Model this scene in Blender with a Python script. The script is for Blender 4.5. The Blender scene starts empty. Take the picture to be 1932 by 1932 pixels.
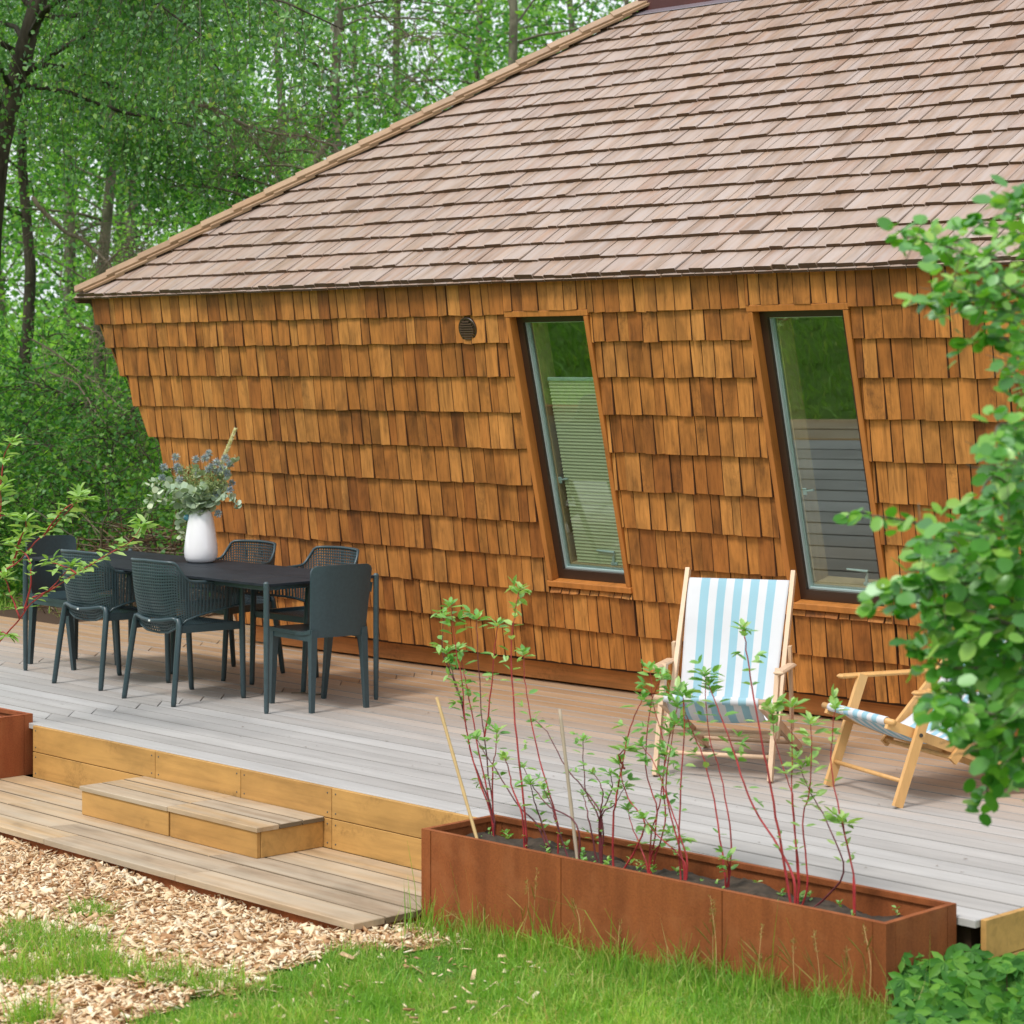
import bpy, math, random
import numpy as np
from mathutils import Matrix, Vector
random.seed(7); rng = np.random.default_rng(7)
SC = bpy.context.scene
COL = SC.collection
# ------------------------------------------------------------------ camera
FPX, HC, UC, VH = 4300.0, 1.95, 966.0, 699.0      # focal length and horizon in pixels of a 1932 px wide picture; eye 1.95 m above the deck
SN, CS = 0.71247, 0.70170                         # heading of the camera against the long wall
FWD = np.array([-CS, SN, 0.0]); RGT = np.array([SN, CS, 0.0]); UPV = np.array([0, 0, 1.0]); CAM = np.array([0, 0, HC])
cam_d = bpy.data.cameras.new('camera'); cam = bpy.data.objects.new('camera', cam_d); COL.objects.link(cam)
cam_d.sensor_width = 36; cam_d.sensor_fit = 'HORIZONTAL'; cam_d.lens = 36 * FPX / 1932
cam_d.shift_y = -(966 - VH) / 1932
cam_d.clip_start = 0.1; cam_d.clip_end = 600
cam.matrix_world = Matrix(((RGT[0], 0, -FWD[0], 0), (RGT[1], 0, -FWD[1], 0), (0, 1, 0, HC), (0, 0, 0, 1)))
cam_d.dof.use_dof = True; cam_d.dof.focus_distance = 12.2; cam_d.dof.aperture_fstop = 5.0
SC.camera = cam
# ------------------------------------------------------------------ sky, sun, exposure
SUN_EL, SUN_AZ = math.radians(54), math.radians(4)    # azimuth of the direction towards the sun, from -Y towards -X
sd = np.array([math.sin(SUN_AZ) * math.cos(SUN_EL), -math.cos(SUN_AZ) * math.cos(SUN_EL), math.sin(SUN_EL)])
W = bpy.data.worlds.new('World'); SC.world = W; W.use_nodes = True
nt = W.node_tree; bg = nt.nodes['Background']
sky = nt.nodes.new('ShaderNodeTexSky'); sky.sky_type = 'NISHITA'; sky.sun_disc = False
sky.sun_elevation = SUN_EL; sky.sun_rotation = math.atan2(sd[0], sd[1]); sky.dust_density = 3.0; sky.air_density = 1.0
mx = nt.nodes.new('ShaderNodeMixRGB'); mx.inputs[0].default_value = 0.86; mx.inputs[2].default_value = (10.2, 10.8, 11.3, 1)   # an even, bright cloud cover
nt.links.new(sky.outputs[0], mx.inputs[1]); nt.links.new(mx.outputs[0], bg.inputs[0]); bg.inputs[1].default_value = 0.10
sl = bpy.data.lights.new('sun', 'SUN'); sl.energy = 2.2; sl.angle = math.radians(15); sl.color = (1, .965, .91)
so = bpy.data.objects.new('sun', sl); COL.objects.link(so); so.rotation_euler = Vector(sd).to_track_quat('Z', 'Y').to_euler()
vs = SC.view_settings; vs.view_transform = 'Standard'; vs.look = 'None'; vs.exposure = 0.26; vs.gamma = 1; vs.use_curve_mapping = False

# ------------------------------------------------------------------ measuring helpers (pixel of the photo -> point of the place)
def ray(u, v): return FWD + RGT * (u - UC) / FPX + UPV * (VH - v) / FPX
def atZ(u, v, z=0.0):
    r = ray(u, v); return CAM + r * (z - HC) / r[2]
def atY(u, v, Y):
    r = ray(u, v); return CAM + r * (Y / r[1])
def atD(u, v, d): return CAM + ray(u, v) * d
def LD(lat, d, z): return FWD * d + RGT * lat + UPV * z

# ------------------------------------------------------------------ mesh helpers
def new_mesh(name, V, F, mats, var=None, smooth=False, midx=None):
    me = bpy.data.meshes.new(name)
    if isinstance(F, np.ndarray) and F.ndim == 2:
        n, k = F.shape
        me.vertices.add(len(V)); me.vertices.foreach_set('co', np.asarray(V, np.float32).ravel())
        me.loops.add(n * k); me.loops.foreach_set('vertex_index', F.astype(np.int32).ravel())
        me.polygons.add(n); me.polygons.foreach_set('loop_start', np.arange(n, dtype=np.int32) * k)
        me.polygons.foreach_set('loop_total', np.full(n, k, np.int32))
        me.update(calc_edges=True)
    else:
        me.from_pydata([tuple(map(float, v)) for v in V], [], [tuple(int(i) for i in f) for f in F]); me.update()
    for m in (mats if isinstance(mats, (list, tuple)) else [mats]): me.materials.append(m)
    if midx is not None: me.polygons.foreach_set('material_index', np.asarray(midx, np.int32))
    if var is not None:
        a = me.attributes.new('var', 'FLOAT', 'POINT'); a.data.foreach_set('value', np.asarray(var, np.float32))
    if smooth: me.polygons.foreach_set('use_smooth', np.ones(len(me.polygons), bool))
    return me
class MB:
    def __init__(s): s.V = []; s.F = []; s.A = []; s.M = []; s.m = 0
    def add(s, V, F, a=0.0):
        b = len(s.V); s.V += [tuple(v) for v in V]; s.F += [tuple(b + i for i in f) for f in F]; s.A += [a] * len(V); s.M += [s.m] * len(F)
    def hexa(s, P, a=0.0):   # 8 corners: bottom ring 0-3, top ring 4-7
        s.add(P, [(3, 2, 1, 0), (4, 5, 6, 7), (0, 1, 5, 4), (1, 2, 6, 5), (2, 3, 7, 6), (3, 0, 4, 7)], a)
    def box(s, x0, x1, y0, y1, z0, z1, a=0.0):
        s.hexa([(x0, y0, z0), (x1, y0, z0), (x1, y1, z0), (x0, y1, z0), (x0, y0, z1), (x1, y0, z1), (x1, y1, z1), (x0, y1, z1)], a)
    def bbox(s, x0, x1, y0, y1, z0, z1, b=.003, a=0.0):   # box with small chamfers
        V = []
        for (z, i) in ((z0, b), (z0 + b, 0), (z1 - b, 0), (z1, b)):
            X0, X1, Y0, Y1 = x0 + i, x1 - i, y0 + i, y1 - i; c = b
            V += [(X0 + c, Y0, z), (X1 - c, Y0, z), (X1, Y0 + c, z), (X1, Y1 - c, z), (X1 - c, Y1, z), (X0 + c, Y1, z), (X0, Y1 - c, z), (X0, Y0 + c, z)]
        F = [tuple(range(7, -1, -1)), tuple(range(24, 32))]
        for k in range(3):
            for j in range(8): F.append((k * 8 + j, k * 8 + (j + 1) % 8, k * 8 + 8 + (j + 1) % 8, k * 8 + 8 + j))
        s.add(V, F, a)
    def beam(s, p, q, w, t, up=(0, 0, 1), a=0.0, w2=None, t2=None):   # rectangular bar from p to q
        p = np.array(p, float); q = np.array(q, float); d = q - p; d /= np.linalg.norm(d)
        x = np.cross(d, up); x /= np.linalg.norm(x); y = np.cross(x, d)
        w2 = w if w2 is None else w2; t2 = t if t2 is None else t2
        P = [p + x * sx * w / 2 + y * sy * t / 2 for sx, sy in ((-1, -1), (1, -1), (1, 1), (-1, 1))]
        Q = [q + x * sx * w2 / 2 + y * sy * t2 / 2 for sx, sy in ((-1, -1), (1, -1), (1, 1), (-1, 1))]
        s.hexa(P + Q, a)
    def tube(s, pts, rad, n=8, a=0.0, cap=True):
        pts = [np.array(p, float) for p in pts]; m = len(pts)
        if not hasattr(rad, '__len__'): rad = [rad] * m
        V = []; prev = None
        for i, p in enumerate(pts):
            d = pts[min(i + 1, m - 1)] - pts[max(i - 1, 0)]; d = d / (np.linalg.norm(d) + 1e-9)
            if prev is None: h = np.array([0, 0, 1.0]) if abs(d[2]) < .9 else np.array([1.0, 0, 0])
            else: h = prev
            x = h - d * (h @ d); x /= (np.linalg.norm(x) + 1e-9); y = np.cross(d, x); prev = x
            for k in range(n):
                t = 2 * math.pi * k / n; V.append(p + (x * math.cos(t) + y * math.sin(t)) * rad[i])
        F = []
        for i in range(m - 1):
            for k in range(n): F.append((i * n + k, i * n + (k + 1) % n, (i + 1) * n + (k + 1) % n, (i + 1) * n + k))
        if cap: F += [tuple(range(n - 1, -1, -1)), tuple(range((m - 1) * n, m * n))]
        s.add(V, F, a)
    def lathe(s, prof, c=(0, 0, 0), n=32, a=0.0, cap=True):
        V = []; m = len(prof)
        for r, z in prof:
            for k in range(n): t = 2 * math.pi * k / n; V.append((c[0] + r * math.cos(t), c[1] + r * math.sin(t), c[2] + z))
        F = []
        for i in range(m - 1):
            for k in range(n): F.append((i * n + k, i * n + (k + 1) % n, (i + 1) * n + (k + 1) % n, (i + 1) * n + k))
        if cap: F += [tuple(range(n - 1, -1, -1)), tuple(range((m - 1) * n, m * n))]
        s.add(V, F, a)
    def mesh(s, name, mats, smooth=False): return new_mesh(name, s.V, s.F, mats, s.A, smooth, s.M)
    def obj(s, name, mats, parent=None, smooth=False, **k): return mk(name, s.mesh(name, mats, smooth), parent, **k)
def mk(name, me, parent=None, loc=None, rot=None, mat=None, label=None, cat=None, group=None, kind=None, edge=None):
    o = bpy.data.objects.new(name, me); COL.objects.link(o)
    if parent is not None: o.parent = parent
    if loc is not None: o.location = loc
    if rot is not None: o.rotation_euler = rot
    if mat is not None: o.matrix_local = mat
    return tag(o, label, cat, group, kind)
def tag(o, label=None, cat=None, group=None, kind=None):
    if label: o['label'] = label
    if cat: o['category'] = cat
    if group: o['group'] = group
    if kind: o['kind'] = kind
    return o
def thing(name, label, cat, loc=(0, 0, 0), rz=0.0, group=None, kind=None):
    return mk(name, None, loc=loc, rot=(0, 0, rz), label=label, cat=cat, group=group, kind=kind)
def copy_tree(o, parent=None):
    c = o.copy(); COL.objects.link(c); c.parent = parent
    for ch in list(o.children): copy_tree(ch, c)
    return c
def smooth_by_angle(o):
    me = o.data
    me.polygons.foreach_set('use_smooth', np.ones(len(me.polygons), bool))
    try: me.set_sharp_from_angle(angle=math.radians(35))
    except Exception: pass
    return o

# ------------------------------------------------------------------ materials
class N:
    def __init__(s, name):
        s.mat = bpy.data.materials.new(name); s.mat.use_nodes = True; s.t = s.mat.node_tree; s.t.nodes.clear()
        s.out = s.n('ShaderNodeOutputMaterial')
    def n(s, k, **p):
        o = s.t.nodes.new(k)
        for a, b in p.items(): setattr(o, a, b)
        return o
    def l(s, a, b): s.t.links.new(a, b)
    def val(s, sock, v):
        if hasattr(v, 'is_linked') or hasattr(v, 'links'): s.l(v, sock)
        else: sock.default_value = v
    def math(s, op, a, b=0.0, clamp=False):
        m = s.n('ShaderNodeMath', operation=op); m.use_clamp = clamp; s.val(m.inputs[0], a); s.val(m.inputs[1], b); return m.outputs[0]
    def mix(s, f, a, b, mode='MIX'):
        m = s.n('ShaderNodeMixRGB', blend_type=mode); s.val(m.inputs[0], f); s.val(m.inputs[1], a); s.val(m.inputs[2], b); return m.outputs[0]
    def ramp(s, f, stops):
        r = s.n('ShaderNodeValToRGB'); e = r.color_ramp.elements
        while len(e) < len(stops): e.new(.5)
        for i, (p, c) in enumerate(stops):
            e[i].position = p; e[i].color = (c, c, c, 1) if not hasattr(c, '__len__') else tuple(c) + (1,)
        s.l(f, r.inputs[0]); return r.outputs[0]
    def noise(s, vec, scale, detail=3, rough=.55, dist=0.0):
        x = s.n('ShaderNodeTexNoise'); x.inputs['Scale'].default_value = scale; x.inputs['Detail'].default_value = detail
        x.inputs['Roughness'].default_value = rough; x.inputs['Distortion'].default_value = dist
        if vec is not None: s.l(vec, x.inputs['Vector'])
        return x.outputs[0]
    def var(s):
        a = s.n('ShaderNodeAttribute'); a.attribute_name = 'var'; oi = s.n('ShaderNodeObjectInfo')
        return s.math('FRACT', s.math('ADD', a.outputs['Fac'], oi.outputs['Random']))
    def coords(s, v, scale):
        tc = s.n('ShaderNodeTexCoord'); m = s.n('ShaderNodeMapping'); m.inputs['Scale'].default_value = scale
        s.l(tc.outputs['Object'], m.inputs[0])
        c = s.n('ShaderNodeCombineXYZ'); s.l(s.math('MULTIPLY', v, 211.0), c.inputs[0]); s.l(s.math('MULTIPLY', v, 97.0), c.inputs[1]); s.l(s.math('MULTIPLY', v, 53.0), c.inputs[2])
        ad = s.n('ShaderNodeVectorMath', operation='ADD'); s.l(m.outputs[0], ad.inputs[0]); s.l(c.outputs[0], ad.inputs[1]); return ad.outputs[0]
    def bsdf(s, col, rough=.6, bump=None, bstr=.3, bdist=.003, spec=.4, metal=0.0, coat=0.0):
        b = s.n('ShaderNodeBsdfPrincipled'); s.val(b.inputs['Base Color'], col if not (isinstance(col, tuple) and len(col) == 3) else col + (1,))
        s.val(b.inputs['Roughness'], rough); s.val(b.inputs['Specular IOR Level'], spec); s.val(b.inputs['Metallic'], metal); b.inputs['Coat Weight'].default_value = coat
        if bump is not None:
            bp = s.n('ShaderNodeBump'); bp.inputs['Strength'].default_value = bstr; bp.inputs['Distance'].default_value = bdist
            s.l(bump, bp.inputs['Height']); s.l(bp.outputs[0], b.inputs['Normal'])
        s.l(b.outputs[0], s.out.inputs[0]); return b
def wood(name, stops, axis='Y', rough=.62, streak=.35, blotch=.35, spec=.35, knots=True, silver=None, endgrain=None, fine=1.0):
    s = N(name); v = s.var()
    sc = {'X': (1.3, 34, 34), 'Y': (34, 1.3, 34), 'Z': (34, 34, 1.3)}[axis]
    sc = tuple(q * fine for q in sc)
    c = s.coords(v, sc); c2 = s.coords(v, tuple(6.5 if q > 10 else 2.6 for q in sc))
    g = s.noise(c, 1.0, 5, .65, .6)
    col = s.ramp(v, stops)
    col = s.mix(1.0, col, s.ramp(g, [(.25, 1 - streak), (.5, 1.0), (.8, 1 + streak * .55)]), 'MULTIPLY')
    b = s.noise(c2, 1.0, 4, .6, .4)
    col = s.mix(1.0, col, s.ramp(b, [(.30, 1 - blotch * .55), (.5, 1.0), (.72, 1 + blotch * .4)]), 'MULTIPLY')
    if knots:   # mould specks and resin stains, on some pieces only
        sp = s.noise(s.coords(v, (38, 24, 38)), 1.0, 5, .75)
        am = s.ramp(s.noise(c2, .8, 2, .5), [(.56, 0.0), (.68, 1.0)])
        k = s.math('MULTIPLY', s.ramp(sp, [(.46, 0.0), (.74, 1.0)]), am)
        col = s.mix(s.math('MULTIPLY', k, .62), col, (.06, .026, .010, 1))
    if silver is not None:   # sun-bleached grey in streaks
        sv = s.noise(s.coords(v, tuple(14 if q > 10 else 1.1 for q in sc)), 1.0, 4, .6)
        col = s.mix(s.ramp(sv, [(.38, 0.0), (.66, silver[1])]), col, silver[0] + (1,))
    if endgrain is not None:   # butt ends in a darker brown, picked by face direction
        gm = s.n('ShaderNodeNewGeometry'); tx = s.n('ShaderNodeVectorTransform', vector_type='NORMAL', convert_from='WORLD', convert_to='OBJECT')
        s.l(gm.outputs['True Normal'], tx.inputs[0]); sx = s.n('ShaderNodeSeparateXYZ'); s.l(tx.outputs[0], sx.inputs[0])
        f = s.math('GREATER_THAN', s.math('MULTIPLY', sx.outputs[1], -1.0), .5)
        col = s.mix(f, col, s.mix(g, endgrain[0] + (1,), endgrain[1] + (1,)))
    s.bsdf(col, s.math('ADD', s.math('MULTIPLY', g, .25), rough - .12), g, .35, .0025, spec)
    return s.mat
def plain(name, col, rough=.5, metal=0.0, spec=.5, nscale=None, namt=.15, bump=0.0, coat=0.0):
    s = N(name)
    if nscale:
        tc = s.n('ShaderNodeTexCoord'); g = s.noise(tc.outputs['Object'], nscale, 4, .6)
        c = s.mix(1.0, tuple(col) + (1,), s.ramp(g, [(.3, 1 - namt), (.7, 1 + namt)]), 'MULTIPLY')
        s.bsdf(c, rough, g if bump else None, bump, .002, spec, metal, coat)
    else: s.bsdf(tuple(col), rough, None, spec=spec, metal=metal, coat=coat)
    return s.mat
def leafmat(name, stops, transl=.4, rough=.45, gloss=.12, tcol=1.5):
    s = N(name); v = s.var(); col = s.ramp(v, stops)
    tc = s.n('ShaderNodeTexCoord'); g = s.noise(tc.outputs['Object'], .9, 3, .6)      # whole boughs a little yellower or bluer
    col = s.mix(1.0, col, s.ramp(g, [(.3, (.82, .86, .95)), (.7, (1.15, 1.1, .9))]), 'MULTIPLY')
    d = s.n('ShaderNodeBsdfDiffuse'); t = s.n('ShaderNodeBsdfTranslucent'); gl = s.n('ShaderNodeBsdfGlossy'); gl.inputs['Roughness'].default_value = rough
    s.l(col, d.inputs[0]); s.l(s.mix(1.0, col, (tcol * .95, tcol, tcol * .45, 1), 'MULTIPLY'), t.inputs[0]); gl.inputs[0].default_value = (.85, 1, .85, 1)
    m1 = s.n('ShaderNodeMixShader'); m1.inputs[0].default_value = transl; s.l(d.outputs[0], m1.inputs[1]); s.l(t.outputs[0], m1.inputs[2])
    lw = s.n('ShaderNodeLayerWeight'); lw.inputs[0].default_value = .35
    m2 = s.n('ShaderNodeMixShader'); s.l(s.math('ADD', s.math('MULTIPLY', lw.outputs[1], gloss * .55), gloss * .18), m2.inputs[0]); s.l(m1.outputs[0], m2.inputs[1]); s.l(gl.outputs[0], m2.inputs[2])
    s.l(m2.outputs[0], s.out.inputs[0]); return s.mat

M_WALL = wood('cedar wall shingles', [(0, (.22, .072, .015)), (.10, (.30, .102, .020)), (.3, (.36, .132, .027)), (.7, (.43, .168, .036)), (.92, (.49, .208, .050)), (1, (.32, .11, .021))], 'Y', .6, .50, .85, .3, fine=1.25)
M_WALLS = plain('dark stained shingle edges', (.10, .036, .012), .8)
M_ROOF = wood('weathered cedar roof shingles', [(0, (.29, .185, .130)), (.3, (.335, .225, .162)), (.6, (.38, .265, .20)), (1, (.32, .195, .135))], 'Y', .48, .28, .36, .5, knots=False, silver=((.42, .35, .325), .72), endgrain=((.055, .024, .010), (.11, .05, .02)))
M_CAP = wood('ridge cap cedar', [(0, (.33, .205, .125)), (.5, (.40, .265, .17)), (1, (.36, .22, .13))], 'Y', .55, .2, .25, .4, knots=False)
M_OAK = wood('golden larch boards', [(0, (.42, .215, .062)), (.5, (.52, .29, .092)), (1, (.47, .25, .078))], 'X', .55, .22, .38, .35, fine=.8)
M_TREAD = wood('worn tread boards', [(0, (.34, .205, .095)), (.35, (.46, .31, .17)), (.7, (.40, .29, .19)), (1, (.30, .22, .15))], 'X', .65, .28, .5, .3, silver=((.50, .42, .32), .6), knots=False)
M_TRIM = wood('window trim cedar', [(0, (.43, .15, .030)), (1, (.52, .20, .045))], 'Y', .5, .28, .35, .4)
M_PLINTH = wood('dark plinth board', [(0, (.58, .22, .065)), (1, (.66, .27, .08))], 'X', .6, .3, .4, .3)
M_CHAIRW = wood('pale beech', [(0, (.62, .42, .27)), (1, (.70, .49, .33))], 'Z', .45, .12, .15, .4, knots=False)
M_CHAIRO = wood('oiled beech', [(0, (.66, .36, .13)), (1, (.72, .42, .17))], 'Z', .42, .14, .2, .4, knots=False)
def deckmat():
    s = N('weathered decking'); v = s.var()
    c = s.coords(v, (1.1, 30, 30)); g = s.noise(c, 1.0, 5, .65, .5)
    gm = s.n('ShaderNodeNewGeometry'); sx = s.n('ShaderNodeSeparateXYZ'); s.l(gm.outputs['Position'], sx.inputs[0])
    w = s.noise(s.coords(v, (.9, 5, 5)), 1.0, 3, .6)
    # boards sheltered by the leaning wall keep their brown, the open ones have gone grey
    t = s.math('ADD', sx.outputs[1], s.math('MULTIPLY', s.math('SUBTRACT', w, .5), 1.1))
    t = s.math('ADD', t, s.math('MULTIPLY', s.math('SUBTRACT', v, .5), .35))
    f = s.math('MULTIPLY', s.math('SUBTRACT', t, 8.15), .62, True)
    grey = s.ramp(v, [(0, (.36, .34, .325)), (.5, (.45, .435, .425)), (1, (.405, .38, .36))])
    tan = s.ramp(v, [(0, (.40, .25, .14)), (.5, (.46, .30, .18)), (1, (.37, .225, .125))])
    col = s.mix(f, grey, tan)
    b = s.noise(s.coords(v, (1.6, 7, 7)), 1.0, 4, .6)
    col = s.mix(1.0, col, s.ramp(g, [(.25, .84), (.5, 1.0), (.8, 1.08)]), 'MULTIPLY')
    col = s.mix(1.0, col, s.ramp(b, [(.3, .90), (.7, 1.08)]), 'MULTIPLY')
    sp = s.noise(s.coords(v, (9, 26, 26)), 1.0, 2, .5); col = s.mix(s.ramp(sp, [(.76, 0.0), (.80, .75)]), col, (.07, .05, .035, 1))
    s.bsdf(col, .62, g, .3, .002, .3); return s.mat
M_DECK = deckmat()
def cortenmat(name, a, b):
    s = N(name); tc = s.n('ShaderNodeTexCoord'); mp = s.n('ShaderNodeMapping'); mp.inputs['Scale'].default_value = (11, 11, 1.3); s.l(tc.outputs['Object'], mp.inputs[0])
    r = s.noise(mp.outputs[0], 1.0, 5, .6); p = s.noise(tc.outputs['Object'], 120, 3, .6); q = s.noise(tc.outputs['Object'], 7, 4, .6)
    col = s.ramp(r, [(.3, a), (.7, b)]); col = s.mix(1.0, col, s.ramp(p, [(.3, .85), (.7, 1.15)]), 'MULTIPLY')
    col = s.mix(s.ramp(q, [(.50, 0.0), (.72, .6)]), col, (.34, .12, .045, 1))
    s.bsdf(col, .78, p, .35, .002, .25); return s.mat
M_CORTEN = cortenmat('weathered steel', (.20, .056, .017), (.31, .092, .027))
M_CORTEN2 = cortenmat('orange weathered steel', (.25, .066, .024), (.35, .10, .036))
M_PLAST = plain('dark teal grey plastic', (.034, .060, .070), .33, spec=.5, nscale=60, namt=.12, bump=.05)
M_TABLE = plain('matt charcoal laminate', (.022, .027, .034), .6, spec=.12, nscale=9, namt=.25)
M_METAL = plain('powder coated steel', (.045, .072, .082), .38, spec=.5, nscale=40, namt=.15)
M_DARKBROWN = plain('dark brown aluminium', (.040, .020, .012), .35, spec=.5)
M_LANTERN = plain('oxblood sheet metal', (.085, .020, .018), .4, spec=.5, nscale=3, namt=.2)
M_FLASH = plain('lilac grey flashing', (.34, .29, .33), .3, metal=.5, spec=.5, nscale=2, namt=.1)
M_SPACER = plain('pale aluminium sash', (.50, .60, .60), .35, metal=.4)
M_WHITE = plain('glazed white ceramic', (.90, .87, .90), .12, spec=.5, coat=.6)
M_TEAL = plain('pale blue glass', (.10, .33, .42), .12, coat=.8)
M_BLACK = plain('dark bolt', (.05, .04, .035), .5)
M_BADGE = plain('white badge', (.7, .72, .7), .4)
M_INT = plain('pale plaster', (.55, .52, .45), .8, nscale=3, namt=.06)
M_INTW = wood('pale interior spruce', [(0, (.50, .34, .19)), (1, (.58, .41, .24))], 'Y', .5, .2, .2, .4, knots=False)
M_SHEATH = plain('dark sheathing', (.06, .030, .014), .9)
M_BLIND = plain('olive pleated fabric', (.50, .50, .31), .85)
M_SOIL = plain('dark soil', (.050, .034, .022), .95, nscale=18, namt=.5, bump=.8)
def barkmat(name, a, b, sc=9):
    s = N(name); tc = s.n('ShaderNodeTexCoord'); mp = s.n('ShaderNodeMapping'); mp.inputs['Scale'].default_value = (sc, sc, sc * .35); s.l(tc.outputs['Object'], mp.inputs[0])
    g = s.noise(mp.outputs[0], 1.0, 6, .7, .5); col = s.ramp(g, [(.32, a), (.62, b)])
    s.bsdf(col, .85, g, .9, .02, .2); return s.mat
M_BARK = barkmat('grey brown bark', (.06, .052, .036), (.20, .18, .13))
M_BARKM = barkmat('mossy bark', (.045, .045, .022), (.20, .19, .12))
M_BARKD = barkmat('dark bark', (.022, .018, .012), (.085, .070, .052))
M_TWIG = barkmat('pale twig bark', (.13, .10, .07), (.26, .21, .15), 20)
M_RED = plain('red dogwood bark', (.36, .030, .035), .45, nscale=14, namt=.45)
M_REDD = plain('maroon dogwood bark', (.12, .020, .028), .5, nscale=14, namt=.4)
M_CANE = wood('bamboo cane', [(0, (.55, .36, .15)), (1, (.60, .42, .2))], 'Z', .5, .2, .2, .4, knots=False)
M_CANEG = wood('greyed bamboo cane', [(0, (.38, .30, .22)), (1, (.42, .33, .25))], 'Z', .6, .2, .2, .3, knots=False)
L_BIRCH = leafmat('birch leaves', [(0, (.034, .12, .028)), (.4, (.070, .21, .044)), (.75, (.14, .31, .065)), (.93, (.21, .42, .09)), (1, (.42, .50, .13))], .42, .4, .32, 1.9)
L_MID = leafmat('woodland leaves', [(0, (.035, .13, .025)), (.5, (.075, .23, .042)), (.85, (.17, .34, .065)), (1, (.25, .44, .07))], .45, .45, .12, 1.8)
L_FAR = leafmat('far bright leaves', [(0, (.10, .27, .045)), (.5, (.19, .40, .075)), (1, (.30, .50, .13))], .5, .5, .08, 1.8)
L_DOG = leafmat('dogwood leaves', [(0, (.13, .33, .07)), (.5, (.23, .46, .11)), (.85, (.33, .54, .16)), (1, (.42, .56, .20))], .35, .4, .2, 1.4)
L_DOG2 = leafmat('bright dogwood leaves', [(0, (.20, .38, .08)), (.5, (.30, .50, .13)), (1, (.45, .60, .22))], .35, .4, .2, 1.4)
L_BUSH = leafmat('shrub leaves', [(0, (.045, .20, .020)), (.45, (.11, .34, .036)), (.8, (.22, .46, .060)), (1, (.38, .56, .10))], .40, .38, .3, 1.5)
L_CREEP = leafmat('creeper leaves', [(0, (.030, .13, .016)), (.5, (.060, .21, .024)), (1, (.14, .32, .040))], .3, .5, .08)
L_GRASS = leafmat('grass blades', [(0, (.15, .33, .035)), (.45, (.26, .49, .060)), (.8, (.38, .58, .095)), (.95, (.50, .55, .17)), (1, (.60, .50, .22))], .4, .5, .1)
L_EUC = leafmat('eucalyptus discs', [(0, (.30, .40, .28)), (.5, (.48, .58, .44)), (1, (.68, .74, .58))], .2, .5, .1, 1.1)
L_FILL = leafmat('small sage leaves', [(0, (.22, .31, .12)), (.6, (.38, .47, .20)), (1, (.58, .62, .34))], .25, .5, .08, 1.1)
L_THIS = leafmat('thistle bristles', [(0, (.24, .30, .44)), (.45, (.40, .47, .56)), (1, (.72, .78, .70))], .15, .6, .05, 1.0)
L_PLUME = leafmat('cream grass plume', [(0, (.80, .76, .55)), (1, (.92, .88, .70))], .3, .6, .04, 1.0)
L_STRAW = leafmat('dry seed heads', [(0, (.30, .22, .07)), (1, (.44, .34, .12))], .3, .6, .04, 1.0)
def chipmat():
    s = N('fresh wood chips'); v = s.var()
    col = s.ramp(v, [(0, (.40, .21, .10)), (.15, (.55, .33, .17)), (.5, (.80, .60, .37)), (.8, (.88, .72, .50)), (.96, (.85, .74, .56)), (1, (.33, .15, .06))])
    g = s.noise(s.coords(v, (60, 60, 60)), 1.0, 2); col = s.mix(1.0, col, s.ramp(g, [(.3, .85), (.7, 1.1)]), 'MULTIPLY')
    s.bsdf(col, .75, None, spec=.25); return s.mat
M_CHIP = chipmat()
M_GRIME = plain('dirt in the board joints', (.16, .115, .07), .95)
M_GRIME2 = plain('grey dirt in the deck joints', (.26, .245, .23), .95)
# ------------------------------------------------------------------ ground
DA = math.atan(-.031); DC, DS = math.cos(DA), math.sin(DA)
MD = Matrix(((DC, -DS, 0, -4.5), (DS, DC, 0, 6.91), (0, 0, 1, 0), (0, 0, 0, 1)))     # frame of the deck: x along the front edge, y towards the house
def dk(x, y, z=0): return np.array([-4.5 + DC * x - DS * y, 6.91 + DS * x + DC * y, z])
def ndk(X, Y): return ((X + 4.5) * DC + (Y - 6.91) * DS, -(X + 4.5) * DS + (Y - 6.91) * DC)
def sst(a, b, x): t = np.clip((x - a) / (b - a), 0, 1); return t * t * (3 - 2 * t)
def gz(X, Y):
    X = np.asarray(X, float); Y = np.asarray(Y, float)
    z = -.375 + .10 * sst(-7.4, -4.2, X) * sst(9.5, 7.0, Y) - .03 * sst(6.0, 3.5, Y) * sst(-5.5, -8, X)
    z = z + .27 * sst(9.6, 10.8, Y) * sst(-14.6, -15.6, X) + .27 * sst(12.5, 14.0, Y) * (1 - sst(-14.6, -15.6, X))
    z = z + .012 * np.sin(X * 3.1 + 1) * np.cos(Y * 2.7) + .01 * np.sin(X * 7 + Y * 5)
    return z
def sheet(name, xs, ys, zf, mat, **k):
    X, Y = np.meshgrid(xs, ys); V = np.stack([X, Y, zf(X, Y)], -1).reshape(-1, 3); a, b = X.shape
    i = np.arange(a * b).reshape(a, b); F = np.stack([i[:-1, :-1], i[:-1, 1:], i[1:, 1:], i[1:, :-1]], -1).reshape(-1, 4)
    return mk(name, new_mesh(name, V, F, mat, smooth=True), **k)
def groundmat():
    s = N('lawn soil'); tc = s.n('ShaderNodeTexCoord'); g = s.noise(tc.outputs['Object'], 2.2, 6, .65); h = s.noise(tc.outputs['Object'], 45, 3, .7)
    c = s.ramp(g, [(.3, (.085, .19, .028)), (.7, (.14, .28, .042))]); c = s.mix(s.ramp(h, [(.5, 0.0), (.75, .6)]), c, (.11, .10, .040, 1))
    s.bsdf(c, .95, h, .8, .03, .1); return s.mat
xs = np.concatenate([np.linspace(-160, -20, 18), np.linspace(-19, 3, 90), np.linspace(4, 120, 16)])
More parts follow.
